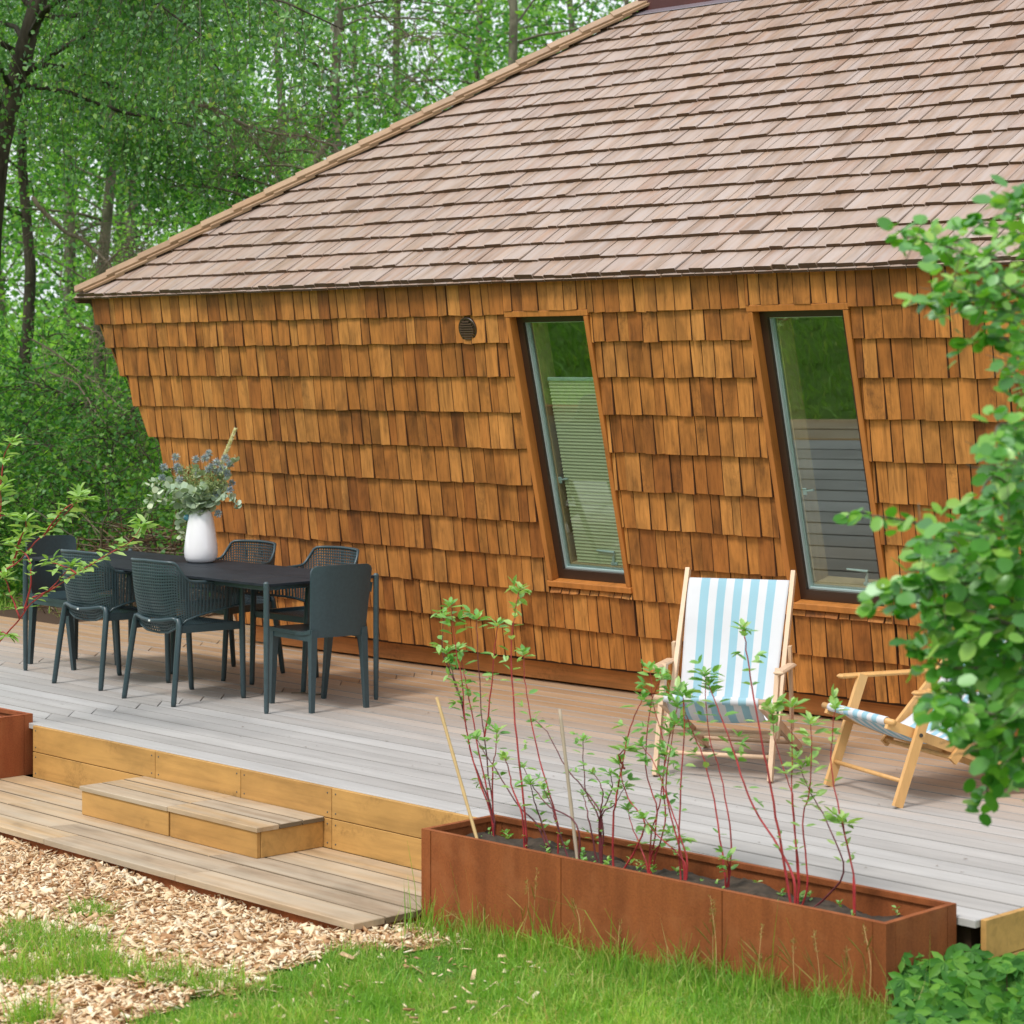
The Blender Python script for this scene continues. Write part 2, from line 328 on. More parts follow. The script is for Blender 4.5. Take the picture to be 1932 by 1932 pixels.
ys = np.concatenate([np.linspace(-60, -6, 14), np.linspace(-5, 20, 100), np.linspace(22, 200, 24)])
sheet('lawn_ground', xs, ys, lambda X, Y: gz(X, Y) + .9 * sst(24, 60, np.hypot(X, Y)), groundmat(), kind='structure', label='green lawn and woodland floor around the cabin')
# bed of wood chips, a sheet just above the lawn
def chipmask(X, Y):
    x, y = ndk(X, Y)                       # y is negative in front of the deck; platform front is near y=-.87
    w = .09 * np.sin(Y * 3.3) + .06 * np.sin(Y * 7.1 + 1) + .04 * np.sin(Y * 17 + X * 4)
    hi = np.interp(Y, [2.5, 4.4, 4.95, 5.6, 6.1, 6.45, 6.6], [-6.5, -6.5, -6.55, -6.72, -6.78, -6.62, -6.5]) + w
    lo = np.interp(Y, [2.5, 4.3, 5.5, 6.4], [-6.9, -7.9, -9.4, -10.9]) + w
    return (X < hi) & (X > lo) & (y < -.1) & (Y > 2.8)
cz = lambda X, Y: gz(X, Y) + .012
m_under = plain('chip bed base', (.50, .29, .14), .95, nscale=40, namt=.5, bump=.8)
cx = np.linspace(-13.3, -6.4, 140); cy = np.linspace(3.2, 7.2, 90)
X, Y = np.meshgrid(cx, cy); V = np.stack([X, Y, cz(X, Y)], -1).reshape(-1, 3); ii = np.arange(X.size).reshape(X.shape)
Fq = np.stack([ii[:-1, :-1], ii[:-1, 1:], ii[1:, 1:], ii[1:, :-1]], -1).reshape(-1, 4)
cen = V[Fq].mean(1); Fq = Fq[chipmask(cen[:, 0], cen[:, 1])]
mk('chip_bed', new_mesh('chip_bed', V, Fq, m_under, smooth=True), kind='structure', label='bed of pale wood chips in front of the wooden platform')
def patchy(X, Y):    # tufts of grass that have come up through the chips
    n = 0
    for (u, v, r) in ((35, 1612, .22), (110, 1690, .20), (170, 1725, .13), (30, 1780, .26), (110, 1790, .26), (160, 1830, .18), (60, 1840, .2), (230, 1850, .14), (310, 1860, .15), (410, 1872, .17), (470, 1905, .18), (350, 1922, .12), (560, 1885, .26), (60, 1925, .13), (640, 1860, .25), (545, 1925, .24)):
        p = atZ(u, v, -.37); r = r * .82; n = np.maximum(n, 1 - np.hypot((X - p[0]), (Y - p[1]) * 1.0) / r)
    return n
# chips themselves
n = 52000
px = rng.uniform(-11, -6.4, n); py = rng.uniform(3.4, 6.9, n)
ok = chipmask(px, py) & (ndk(px, py)[1] < -.55); px, py = px[ok], py[ok]
dp = (px * FWD[0] + py * FWD[1]); la = (px * RGT[0] + py * RGT[1]); ok = (np.abs(la) < dp * .245 + .2); px, py = px[ok], py[ok]
extra = rng.uniform(-6.9, -5.6, 260), rng.uniform(4.2, 6.3, 260)
px = np.concatenate([px, extra[0]]); py = np.concatenate([py, extra[1]]); n = len(px)
P = np.stack([px, py, gz(px, py) + .014 + rng.uniform(0, .022, n)], -1)
L = rng.lognormal(math.log(.030), .42, n).clip(.01, .08); Wd = L * rng.uniform(.2, .6, n); T = rng.uniform(.0015, .004, n)
az = rng.uniform(0, 2 * np.pi, n); tilt = rng.normal(0, .42, n); roll = rng.normal(0, .5, n)
D = np.stack([np.cos(az) * np.cos(tilt), np.sin(az) * np.cos(tilt), np.sin(tilt)], -1)
S = np.stack([-np.sin(az), np.cos(az), 0 * az], -1); U = np.cross(D, S); S2 = S * np.cos(roll)[:, None] + U * np.sin(roll)[:, None]; U2 = np.cross(D, S2)
V = np.zeros((n, 8, 3)); k = 0
for dz in (-1, 1):
    for (a, b) in ((-1, -1), (1, -1), (1, 1), (-1, 1)):
        V[:, k] = P + D * (a * L / 2 * (1 - .3 * (b > 0) * rng.random(n)))[:, None] + S2 * (b * Wd / 2 * (1 - .35 * (a > 0)))[:, None] + U2 * (dz * T / 2)[:, None]; k += 1
q = np.array([(3, 2, 1, 0), (4, 5, 6, 7), (0, 1, 5, 4), (1, 2, 6, 5), (2, 3, 7, 6), (3, 0, 4, 7)])
F = (np.arange(n)[:, None, None] * 8 + q).reshape(-1, 4)
mk('wood_chips', new_mesh('wood_chips', V.reshape(-1, 3), F, M_CHIP, var=np.repeat(rng.random(n), 8)), kind='stuff', label='pale fresh wood chips strewn in front of the platform', cat='wood chips')

# ------------------------------------------------------------------ deck
deck = mk('deck', None, kind='structure', label='raised deck of greyed boards turning brown beside the cabin wall'); deck.matrix_local = MD
def board_piece(x0, x1, y0, y1, sk0, sk1, z0, z1, name, mat, par, bev=.002, dz=0.0, dirt=None):
    b = MB(); v = random.random()
    cxm, cym = (x0 + x1) / 2, (y0 + y1) / 2
    P = [(x0, y0, z0), (x1, y0, z0), (x1 + sk1, y1, z0), (x0 + sk0, y1, z0), (x0, y0, z1 - bev), (x1, y0, z1 - bev), (x1 + sk1, y1, z1 - bev), (x0 + sk0, y1, z1 - bev),
         (x0 + bev, y0 + bev, z1), (x1 - bev, y0 + bev, z1), (x1 + sk1 - bev, y1 - bev, z1), (x0 + sk0 + bev, y1 - bev, z1)]
    b.add([(p[0] - cxm, p[1] - cym, p[2]) for p in P], [(3, 2, 1, 0), (0, 1, 5, 4), (1, 2, 6, 5), (2, 3, 7, 6), (3, 0, 4, 7), (4, 5, 9, 8), (5, 6, 10, 9), (6, 7, 11, 10), (7, 4, 8, 11), (8, 9, 10, 11)], v)
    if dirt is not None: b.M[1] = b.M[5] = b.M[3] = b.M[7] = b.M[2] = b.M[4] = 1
    return b.obj(name, [mat, dirt] if dirt is not None else mat, par, loc=(cxm, cym, dz))
PW = .147
for r in range(36):
    y0, y1 = r * PW + .0045, (r + 1) * PW - .0045
    J = [(-10.62 + .02 * r * .1, -PW), (-8.52 - .0 * r, -PW), (-6.33 + .006 * r, -PW), (-2.75, 0)]
    xr = 0.0 if y0 < 3.42 else -8.75
    ends = [(-10.38, 0)] + [j for j in J[1:] if j[0] < xr - .2] + [(xr, 0)]
    if r * PW < 2.7: ends[0] = (-11.9, 0)      # the near half runs on out of the picture
    for (a, sa), (c, sc_) in zip(ends[:-1], ends[1:]):
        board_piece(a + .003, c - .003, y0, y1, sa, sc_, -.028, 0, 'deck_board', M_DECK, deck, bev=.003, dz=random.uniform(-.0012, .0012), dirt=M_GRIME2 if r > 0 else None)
b = MB(); b.box(-11.85, -.06, .06, 3.3, -.36, -.032); b.box(-11.85, -8.8, 3.3, 5.2, -.36, -.032)
b.obj('deck_joists', M_SHEATH, deck)
def xl(u, v, z=0.0): p = atZ(u, v, z); return ndk(p[0], p[1])[0]
fj = [xl(72, 1367), xl(297, 1416), xl(456, 1450), xl(627, 1486), xl(905, 1546) + .25]
for i in range(4):
    for (z0, z1, st) in ((-.143, -.002, 0), (-.286, -.147, 0)):
        if i in (1, 2) and z0 < -.2: continue       # the steps stand in front of the lower course here, it is still there behind them
        w = MB(); w.bbox(fj[i] + .002, fj[i + 1] - .002, -.024, -.001, z0, z1, .002, random.random()); w.obj('fascia_board', M_OAK, deck)
w = MB(); w.bbox(fj[1] + .002, fj[3] - .002, -.024, -.001, -.286, -.147, .002, .3); w.obj('fascia_board', M_OAK, deck)
for (a, c) in ((.0, 1.9), (1.9, 3.4)):
    for (z0, z1) in ((-.143, -.001), (-.30, -.147)):
        w = MB(); w.bbox(.001, .025, a + .03, c - .002, z0, z1, .002, random.random()); w.obj('fascia_board', M_OAK, deck)
for i in range(4):    # screw heads
    for (z0, z1) in ((-.143, -.002), (-.286, -.147)):
        w = MB()
        for x in (fj[i] + .03, fj[i + 1] - .03):
            for z in (z0 + .025, z1 - .025):
                w.lathe([(.0045, 0), (.003, .002)], n=8); k = len(w.V) - 16
                for j in range(k, len(w.V)): vx, vy, vz = w.V[j]; w.V[j] = (vx + x, -.0245 - vz, vy + z)
        w.obj('screw_heads', M_METAL, deck, kind='stuff')

# lower platform
plat = thing('platform', 'low timber platform with grey brown planks between the wood chips and the deck', 'platform'); plat.matrix_local = MD
pj = [xl(120, 1576, -.285), xl(369, 1645, -.285), xl(684, 1743, -.285)]
py0 = -.875
for i, (a, seams) in enumerate(zip(range(5), (((-9.0, -7.05, pj[0], pj[1] - .02, -2.39)), (-9.0, -6.4, -4.95, -3.62, -2.39), (-9.0, -5.6, -3.85, -2.39), (-9.0, -6.2, -2.39), (-9.0, -5.2, -2.39), (-9.0, -6.0, -3.5, -2.39)))):
    y0 = py0 + i * .1705
    for s0, s1 in zip(seams[:-1], seams[1:]):
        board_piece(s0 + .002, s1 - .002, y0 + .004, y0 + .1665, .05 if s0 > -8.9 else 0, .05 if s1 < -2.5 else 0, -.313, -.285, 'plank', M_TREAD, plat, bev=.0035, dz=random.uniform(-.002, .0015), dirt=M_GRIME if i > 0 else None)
w = MB(); w.box(-8.98, -2.42, py0 + .03, -.03, -.42, -.315); w.obj('skirt', M_CORTEN, plat)

# two-bay step
step = thing('box_step', 'golden box step of two bays with pale worn treads against the deck edge', 'steps'); step.matrix_local = MD
sx0, sx2 = xl(153.6, 1481.5, -.14), xl(475, 1564, -.14); sx1 = xl(307, 1523, -.14); sy = -.425
for (a, c) in ((sx0, sx1), (sx1, sx2)):
    for i in range(3):
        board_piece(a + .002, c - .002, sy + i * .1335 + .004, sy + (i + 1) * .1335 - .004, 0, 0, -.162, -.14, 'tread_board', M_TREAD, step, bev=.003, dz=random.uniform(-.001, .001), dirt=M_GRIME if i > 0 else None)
    w = MB(); w.bbox(a + .012, c - .002 if c == sx1 else c - .014, sy + .012, sy + .034, -.284, -.164, .002, random.random()); w.obj('riser_board', M_OAK, step)
w = MB(); w.bbox(sx2 - .034, sx2 - .0115, sy + .036, -.026, -.284, -.164, .002, .2); w.obj('riser_board', M_OAK, step)
w = MB(); w.bbox(sx0 + .0125, sx0 + .034, sy + .036, -.026, -.284, -.164, .002, .7); w.obj('riser_board', M_OAK, step)

# ------------------------------------------------------------------ steel planters
def planter(name, label, x0, x1, y0, y1, z0, z1, mat, joints):
    t = thing(name, label, 'planter', ((x0 + x1) / 2, (y0 + y1) / 2, z0)); ox, oy = (x0 + x1) / 2, (y0 + y1) / 2; h = z1 - z0; c = .055
    X0, X1, Y0, Y1 = x0 - ox, x1 - ox, y0 - oy, y1 - oy
    js = [X0 + c] + [j - ox for j in joints] + [X1 - c]
    for a, b_ in zip(js[:-1], js[1:]):
        for yy in (Y0, Y1 - .012):
            w = MB(); w.bbox(a + .0015, b_ - .0015, yy, yy + .012, 0, h - .004, .002, random.random()); w.obj('side_panel', mat, t)
    for xx in (X0, X1 - .012):
        w = MB(); w.bbox(xx, xx + .012, Y0 + c + .001, Y1 - c - .001, 0, h - .004, .002, random.random()); w.obj('end_panel', mat, t)
    for sx in (0, 1):
        for sy_ in (0, 1):
            w = MB(); xa = X0 if sx == 0 else X1; ya = Y0 if sy_ == 0 else Y1; dx = 1 if sx == 0 else -1; dy = 1 if sy_ == 0 else -1
            A = [(xa, ya), (xa + dx * (c - .001), ya), (xa + dx * (c - .001), ya + dy * .012), (xa + dx * .012, ya + dy * .012), (xa + dx * .012, ya + dy * c), (xa, ya + dy * c)]
            if dx * dy < 0: A = A[::-1]
            V = [(p[0], p[1], 0) for p in A] + [(p[0], p[1], h - .004) for p in A]
            w.add(V, [tuple(range(5, -1, -1)), tuple(range(6, 12))] + [(i, (i + 1) % 6, 6 + (i + 1) % 6, 6 + i) for i in range(6)]); w.obj('corner_post', mat, t)
    w = MB(); r = .024                              # folded-in rim
    ring = lambda i, z: [(X0 + i, Y0 + i, z), (X1 - i, Y0 + i, z), (X1 - i, Y1 - i, z), (X0 + i, Y1 - i, z)]
    V = ring(0, h - .0035) + ring(.0, h - .001) + ring(.003, h) + ring(r, h - .001) + ring(r, h - .022) + ring(r - .004, h - .022) + ring(r - .004, h - .0045) + ring(.004, h - .0045)
    F = []
    for k in range(8):
        for j in range(4): F.append((k * 4 + j, k * 4 + (j + 1) % 4, ((k + 1) % 8) * 4 + (j + 1) % 4, ((k + 1) % 8) * 4 + j))
    w.add(V, F); w.obj('rim', mat, t)
    gx = np.linspace(X0 + .013, X1 - .013, 90); gy = np.linspace(Y0 + .013, Y1 - .013, 18)
    nz = rng.normal(0, .006, (18, 90))
    o = sheet('soil', gx, gy, lambda X, Y: h - .062 + .012 * np.sin(X * 6) + .01 * np.sin(X * 17 + Y * 20) + nz - .03 * (np.abs(Y) / (Y1)) ** 3, M_SOIL, parent=t)
    return t
PX0, PX1, PY0, PY1 = -6.905, -4.575, 6.475, 6.905
plR = planter('planter', 'long rusty steel planter full of red-stemmed twigs in front of the deck', PX0, PX1, PY0, PY1, -.42, .05, M_CORTEN, [-6.11, -5.30])
plL = planter('planter', 'orange rusty steel planter at the left edge standing on the platform', -13.1, -10.752, 6.69, 7.134, -.285, .05, M_CORTEN2, [-12.3, -11.5])

# ------------------------------------------------------------------ cabin
house = thing('cabin', 'shingled timber cabin with a leaning wall and two tall slanted windows', 'cabin')
TL = .235; nl = math.hypot(1, TL); CZ = 1 / nl
MW = Matrix(((1, 0, 0, 0), (0, -TL / nl, -1 / nl, 10.28), (0, 1 / nl, -TL / nl, 0), (0, 0, 0, 1)))
TB = .72; BE = math.atan(TB)
ROOFZ = 2.5 - .022 / math.cos(BE)
MR = Matrix(((1, 0, 0, 0), (0, math.cos(BE), -math.sin(BE), 9.62), (0, math.sin(BE), math.cos(BE), ROOFZ), (0, 0, 0, 1)))
XR = -4.7                                                           # where the wall ends on the right, outside the picture
cornx = lambda s: -12.73 - .475 * s * CZ
wall = mk('wall', None, house); wall.matrix_local = MW
WIN = [(-9.622, -8.952), (-7.772, -7.102)]; WS0, WS1 = .642 / CZ, 2.309 / CZ
def sheath(s0, s1, x0, x1, left_corner=False):
    for (na, nb, m, nm) in ((-.12, 0.0, M_SHEATH, 'sheathing'), (-.135, -.1205, M_INT, 'inner_lining')):
        w = MB(); a0, a1 = (cornx(s0) + .03, cornx(s1) + .03) if left_corner else (x0, x0)
        w.hexa([(a0, s0, na), (x1, s0, na), (x1, s0, nb), (a0, s0, nb), (a1, s1, na), (x1, s1, na), (x1, s1, nb), (a1, s1, nb)]); w.obj(nm, m, wall)
ST = 2.485 / CZ
SB = .14
sheath(SB, ST, 0, WIN[0][0], True); sheath(SB, WS0, WIN[0][0], WIN[0][1]); sheath(WS1, ST, WIN[0][0], WIN[0][1]); sheath(SB, ST, WIN[0][1], WIN[1][0])
sheath(SB, WS0, WIN[1][0], WIN[1][1]); sheath(WS1, ST, WIN[1][0], WIN[1][1]); sheath(SB, ST, WIN[1][1], XR)
rows_v = [1240, 1176, 1111, 1048, 982, 914, 846, 777, 709, 644, 590, 535]
rows = []
for v in rows_v:
    k = (v - 699) / 3088.; rows.append((HC - 10.25 * k) / (1 - .235 * k) / CZ)
rows[-1] = ST
cache = {}
def shingle_mesh(w, wt, off, ln, th, wn, mat, n1, name):
    """wedge: butt of width w at y 0, top starts off to the side by 'off' with width wt, length ln"""
    key = (round(w, 3), round(wt, 3), round(off, 3), round(ln, 3), th, wn, name)
    if key in cache: return cache[key]
    r1 = random.uniform(-.003, .003)
    b = MB(); n0 = .012
    V = [(0, r1, n0), (w, -r1, n0), (w, -r1, n0 + th - .002), (w - .002, -r1 + .002, n0 + th), (.002, r1 + .002, n0 + th), (0, r1, n0 + th - .002),
         (off, ln, .0), (off + wt, ln, 0), (off + wt, ln, n1), (off, ln, n1)]
    F = [(0, 1, 2, 3, 4, 5), (4, 3, 8, 9), (1, 7, 8, 3, 2), (0, 5, 4, 9, 6), (6, 9, 8, 7), (0, 6, 7, 1)]
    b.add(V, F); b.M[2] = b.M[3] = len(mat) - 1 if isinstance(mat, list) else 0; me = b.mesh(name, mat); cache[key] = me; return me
def lay(rows, xa, xb, xmax_s, wmin, wmax, holes, lap, th, seed, jig=.004):
    """pieces (x0,x1,s0,s1,topoff,topw) of one shingled face; xa(s), xb(s) are its side limits"""
    rr = random.Random(seed); out = []
    for k in range(len(rows) - 1):
        s0, s1 = rows[k], rows[k + 1]; x = xa(s0) - .001; xe = max(xb(s0), xb(s1)) if xb(s1) > xb(s0) else xb(s0)
        x = min(xa(s0), xa(s1)); ps = []
        while x < xe - .02:
            w = rr.uniform(wmin, wmax) if rr.random() > .2 else rr.uniform(wmin * .8, wmin * 1.1)
            w = round(w / .004) * .004; ps.append((x, min(x + w, xe))); x += w
        for (a, c) in ps:
            segs = [(a, c, s0, s1)]
            for (h0, h1, g0, g1) in holes:
                ns = []
                for (a_, c_, p, q_) in segs:
                    if c_ <= h0 or a_ >= h1 or q_ + lap <= g0 or p >= g1: ns.append((a_, c_, p, q_)); continue
                    if a_ < h0 - .012: ns.append((a_, h0, p, q_))
                    if c_ > h1 + .012: ns.append((h1, c_, p, q_))
                    m0, m1 = max(a_, h0), min(c_, h1)
                    if m1 - m0 > .012:
                        if p < g0 - .01: ns.append((m0, m1, p, g0 - lap))       # stub under the sill
                        if q_ > g1 + .02: ns.append((m0, m1, max(p, g1 + .002), q_))
                segs = ns
            for (a_, c_, p, q_) in segs:
                j = rr.uniform(-jig, jig) if rr.random() > .05 else rr.uniform(.003, .007)
                out.append((a_, c_, p - j if p == s0 else p, q_ + lap))
    fin = []
    for (a, c, p, q_) in out:                      # trim to the slanting side limits
        g = rr.uniform(.0018, .0062) if rr.random() > .1 else rr.uniform(.007, .011); a += g / 2; c -= g / 2
        lo0, lo1 = xa(p), xa(q_); hi0, hi1 = xb(p), xb(q_)
        if c < min(lo0, hi0) and lo1 >= lo0: continue
        b0, b1 = max(a, lo0) if lo1 >= lo0 else (max(a, lo0)), max(a, lo1)
        e0, e1 = min(c, hi0), min(c, hi1)
        if lo1 < lo0 and a < lo0: b0, b1 = lo0 - .010, max(a, lo1) - .008
        if e0 - b0 < .008: continue
        if e1 - b1 < .003:                          # top pinched off by a hip: shorten
            t = max(.1, min(1, (e0 - b0) / ((e0 - b0) - (e1 - b1) + 1e-6))); q_ = p + (q_ - p) * t; b1 = b0 + (b1 - b0) * t; e1 = e0 + (e1 - e0) * t; e1 = max(e1, b1 + .002)
        fin.append((b0, e0, p, q_, b1 - b0, e1 - b1, rr.random()))
    return fin
def project(p):
    d = (np.asarray(p) - CAM); z = d @ FWD; return UC + FPX * (d @ RGT) / z, VH - FPX * d[2] / z, z
def place_pieces(pieces, frame, parent, mat, name, limit, th, n1, alln=False, stuff=True, ths=None):
    sc = []
    for i, (b0, e0, p, q_, off, tw, v) in enumerate(pieces):
        wp = frame @ Vector(((b0 + e0) / 2, (p + q_) / 2, .02)); u, vv, z = project(wp)
        inside = -10 < u < 1945 and -10 < vv < 1940
        sc.append(((1e6 if inside else 0) + (e0 - b0) * (q_ - p) * 1e5 / z ** 2, i))
    sc.sort(reverse=True); top = set(i for _, i in sc[:limit]); rest = MB()
    for i, (b0, e0, p, q_, off, tw, v) in enumerate(pieces):
        t = random.choice(ths or (th,)); nn = .0105
        me = shingle_mesh(round((e0 - b0) / .003) * .003 if i in top else e0 - b0, tw, off, q_ - p, t, 0, mat, n1, name) if i in top else None
        if me is not None: mk(name, me, parent, loc=(b0, p, 0), rot=(0, 0, random.gauss(0, .004)))
        else:
            w = e0 - b0; r1 = random.uniform(-.003, .003); n0 = nn
            V = [(0, r1, n0), (w, -r1, n0), (w, -r1, n0 + t - .002), (w - .002, -r1 + .002, n0 + t), (.002, r1 + .002, n0 + t), (0, r1, n0 + t - .002), (off, q_ - p, .0), (off + tw, q_ - p, 0), (off + tw, q_ - p, n1), (off, q_ - p, n1)]
            rest.add([(x + b0, y + p, z) for x, y, z in V], [(0, 1, 2, 3, 4, 5), (4, 3, 8, 9), (1, 7, 8, 3, 2), (0, 5, 4, 9, 6), (6, 9, 8, 7), (0, 6, 7, 1)], v)
            if isinstance(mat, list): rest.M[-4] = rest.M[-3] = 1
    if rest.V and stuff: rest.obj(name + 's', mat, parent, kind='stuff')
holes = [(a - .002, c + .002, WS0, WS1) for a, c in WIN]
ws = lay(rows, cornx, lambda s: XR, None, .075, .135, holes, .055, .022, 11, .0018)
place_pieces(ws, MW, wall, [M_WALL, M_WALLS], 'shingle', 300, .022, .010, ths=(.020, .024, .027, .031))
# plinth under the shingles
w = MB(); w.bbox(-12.79, -8.9, 10.335, 10.38, .012, .165, .003, .2); w.bbox(-8.896, XR, 10.335, 10.38, .012, .165, .003, .8)
w.obj('plinth_board', M_PLINTH, house); 
# left flank, turned away from the camera
NL = math.hypot(1, .475)
ML = Matrix(((0, -.475 / NL, -1 / NL, -12.73), (-1, 0, 0, 0), (0, 1 / NL, -.475 / NL, 0), (0, 0, 0, 1)))
flank = mk('wall', None, house); flank.matrix_local = ML
fx = lambda s: -(10.28 - .235 * s / NL) ; w = MB()
w.hexa([(-15.5, .15, -.12), (fx(0) - .03, .15, -.12), (fx(0) - .03, .15, 0), (-15.5, .15, 0), (-15.5, 2.47 * NL, -.12), (fx(2.47 * NL), 2.47 * NL, -.12), (fx(2.47 * NL), 2.47 * NL, 0), (-15.5, 2.47 * NL, 0)]); w.obj('sheathing', M_SHEATH, flank)
fr = [z * CZ * NL for z in rows]; fr[-1] = 2.47 * NL
place_pieces(lay(fr, lambda s: -15.5, lambda s: fx(s) + .004, None, .08, .14, [], .055, .022, 5), ML, flank, M_WALL, 'shingle', 0, .022, .010)
# right, back and inside
w = MB(); w.box(XR, XR + .12, 10.0, 15.6, 0, 2.45); w.box(-13.6, XR, 15.5, 15.62, 0, 2.45); w.obj('outer_wall', M_SHEATH, house)
w = MB(); w.box(-12.3, XR, 10.5, 15.4, -.02, .03); w.obj('floor', M_INTW, house)
w = MB(); w.box(-12.6, XR, 12.9, 12.95, .03, 2.6); w.box(-8.3, -8.22, 10.6, 12.9, .03, 2.6); w.obj('inner_wall', M_INT, house)
w = MB(); w.box(-12.6, XR, 10.0, 15.4, 2.40, 2.44); w.obj('ceiling', M_INT, house)

# windows
def glassmat():
    s = N('window glass'); t = s.n('ShaderNodeBsdfTransparent'); t.inputs[0].default_value = (.90, .95, .92, 1); g = s.n('ShaderNodeBsdfGlossy'); g.inputs['Roughness'].default_value = .012; g.inputs[0].default_value = (.85, .93, .92, 1)
    f = s.n('ShaderNodeLayerWeight'); f.inputs[0].default_value = .5
    m = s.n('ShaderNodeMixShader'); s.l(s.math('ADD', s.math('MULTIPLY', s.math('POWER', f.outputs[1], 4.0), .7), .12, True), m.inputs[0]); s.l(t.outputs[0], m.inputs[1]); s.l(g.outputs[0], m.inputs[2]); s.l(m.outputs[0], s.out.inputs[0]); return s.mat
M_GLASS = glassmat()
def frame_ring(b, x0, x1, s0, s1, wl, wr, wb, wt, n0, n1, mitre=True):
    o = [(x0, s0), (x1, s0), (x1, s1), (x0, s1)]; i = [(x0 + wl, s0 + wb), (x1 - wr, s0 + wb), (x1 - wr, s1 - wt), (x0 + wl, s1 - wt)]
    for k in range(4):
        j = (k + 1) % 4
        b.hexa([(o[k][0], o[k][1], n0), (o[j][0], o[j][1], n0), (i[j][0], i[j][1], n0), (i[k][0], i[k][1], n0), (o[k][0], o[k][1], n1), (o[j][0], o[j][1], n1), (i[j][0], i[j][1], n1), (i[k][0], i[k][1], n1)])
def window(x0, x1, blind, label):
    W_, H_ = x1 - x0, WS1 - WS0
    b = MB(); c = .034
    frame_ring(b, c, W_ - c, c, H_ - c, .05, .05, .058, .045, -.075, -.022)
    wd = b.obj('window', M_DARKBROWN, house, label=label); wd.matrix_local = MW @ Matrix.Translation((x0, WS0, 0))
    for (a0, a1, b0, b1, nn) in ((0, c, c + .001, H_ - c - .001, .036), (W_ - c, W_, c + .001, H_ - c - .001, .036)):
        w = MB(); w.bbox(a0, a1, b0, b1, -.135, nn, .002, random.random()); w.obj('casing', M_TRIM, wd)
    w = MB(); w.bbox(-.004, W_ + .004, H_ - c + .001, H_ + .002, -.135, .038, .002, .4); w.obj('casing', M_TRIM, wd)
    w = MB(); w.bbox(-.006, W_ + .006, -.002, c - .001, -.135, .044, .002, .6); w.obj('sill', M_TRIM, wd)
    w = MB(); i0 = c + .05
    frame_ring(w, i0 + .0005, W_ - i0 - .0005, c + .0585, H_ - c - .0455, .009, .009, .010, .006, -.073, -.042); frame_ring(w, i0 + .010, W_ - i0 - .010, c + .069, H_ - c - .052, .010, .010, .010, .004, -.073, -.060)
    w.obj('sash', M_SPACER, wd)
    w = MB(); g = i0 + .008; P = [(g, c + .065, -.056), (W_ - g, c + .065, -.056), (W_ - g, H_ - c - .05, -.056), (g, H_ - c - .05, -.056)]
    w.hexa([(p[0], p[1], -.060) for p in P] + [(p[0], p[1], -.056) for p in P]); w.obj('pane', M_GLASS, wd)
    w = MB(); frame_ring(w, c + .001, W_ - c - .001, c + .001, H_ - c - .001, .075, .075, .085, .06, -.20, -.078); w.obj('lining', M_INTW, wd)
    # handle of the opener on the bottom rail, and the stay on the left jamb
    w = MB(); hx = W_ * .60; w.tube([(hx + .05, c + .10, -.085), (hx + .055, c + .135, -.085), (hx + .07, c + .17, -.085), (hx - .07, c + .175, -.085)], [.010, .009, .009, .006], 6); w.bbox(hx + .03, hx + .08, c + .088, c + .106, -.095, -.079)
    w.bbox(i0 + .02, i0 + .05, .62, .66, -.09, -.079); w.tube([(i0 + .02, .64, -.085), (i0 + .10, .65, -.085)], .007, 6); w.obj('handle', M_SPACER, wd)
    if blind:
        w = MB(); top = H_ * .735; bx0, bx1 = c + .115, W_ - c - .03; npl = 110; y0 = c + .09
        V, F = [], []
        for k in range(npl + 1):
            y = y0 + (top - y0) * k / npl; n = -.095 if k % 2 else -.089; V += [(bx0, y, n), (bx1, y, n)]
        F = [(2 * k, 2 * k + 1, 2 * k + 3, 2 * k + 2) for k in range(npl)]; w.add(V, F)
        o = w.obj('blind', M_BLIND, wd)
        w = MB(); w.bbox(bx0, bx1, top + .001, top + .022, -.10, -.084); w.obj('blind_rail', M_SPACER, wd)
    return wd
window(*WIN[0], True, 'left slanted window with its pleated blind drawn up two thirds')
window(*WIN[1], False, 'right slanted window without a blind')
# round vent
vt = mk('vent', None, house); vt.matrix_local = MW @ Matrix.Translation((-9.962, 2.207 / CZ, 0))
w = MB(); w.lathe([(.076, .010), (.078, .034), (.074, .038), (.063, .038), (.061, .034), (.060, .030)], n=36); 
w.obj('collar', M_DARKBROWN, vt, smooth=False)
w = MB()
for k in range(8):
    y = -.052 + k * .0149; h = math.sqrt(.060 ** 2 - y * y) if abs(y) < .06 else .02
    w.hexa([(-h, y, .030), (h, y, .030), (h, y + .004, .030), (-h, y + .004, .030), (-h, y - .006, .045), (h, y - .006, .045), (h, y + .002, .045), (-h, y + .002, .045)])
w.obj('louvres', plain('brown plastic louvre', (.09, .05, .035), .4), vt)

# roof
roof = mk('roof', None, house); roof.matrix_local = MR
hipx = lambda t: -13.97 + (t * math.cos(BE)) * 1.0
TTOP = 3.50
w = MB(); w.hexa([(hipx(.03), .03, -.012), (XR + .5, .03, -.012), (XR + .5, .03, 0), (hipx(.03), .03, 0), (hipx(TTOP + .5), TTOP + .5, -.012), (XR + .5, TTOP + .5, -.012), (XR + .5, TTOP + .5, 0), (hipx(TTOP + .5), TTOP + .5, 0)]); w.obj('roof_deck', M_SHEATH, roof)
rr = [.012 + k * .1838 for k in range(20)]
rs = lay(rr, lambda t: hipx(t) + .02, lambda s: XR + .5, None, .075, .160, [], .06, .02, 23, .0035)
place_pieces(rs, MR, roof, M_ROOF, 'roof_shingle', 300, .020, .009, ths=(.018, .021, .024, .028))
st = lay([-.012, .03], lambda t: hipx(0), lambda s: XR + .5, None, .09, .17, [], .05, .02, 24, .003)
w = MB()
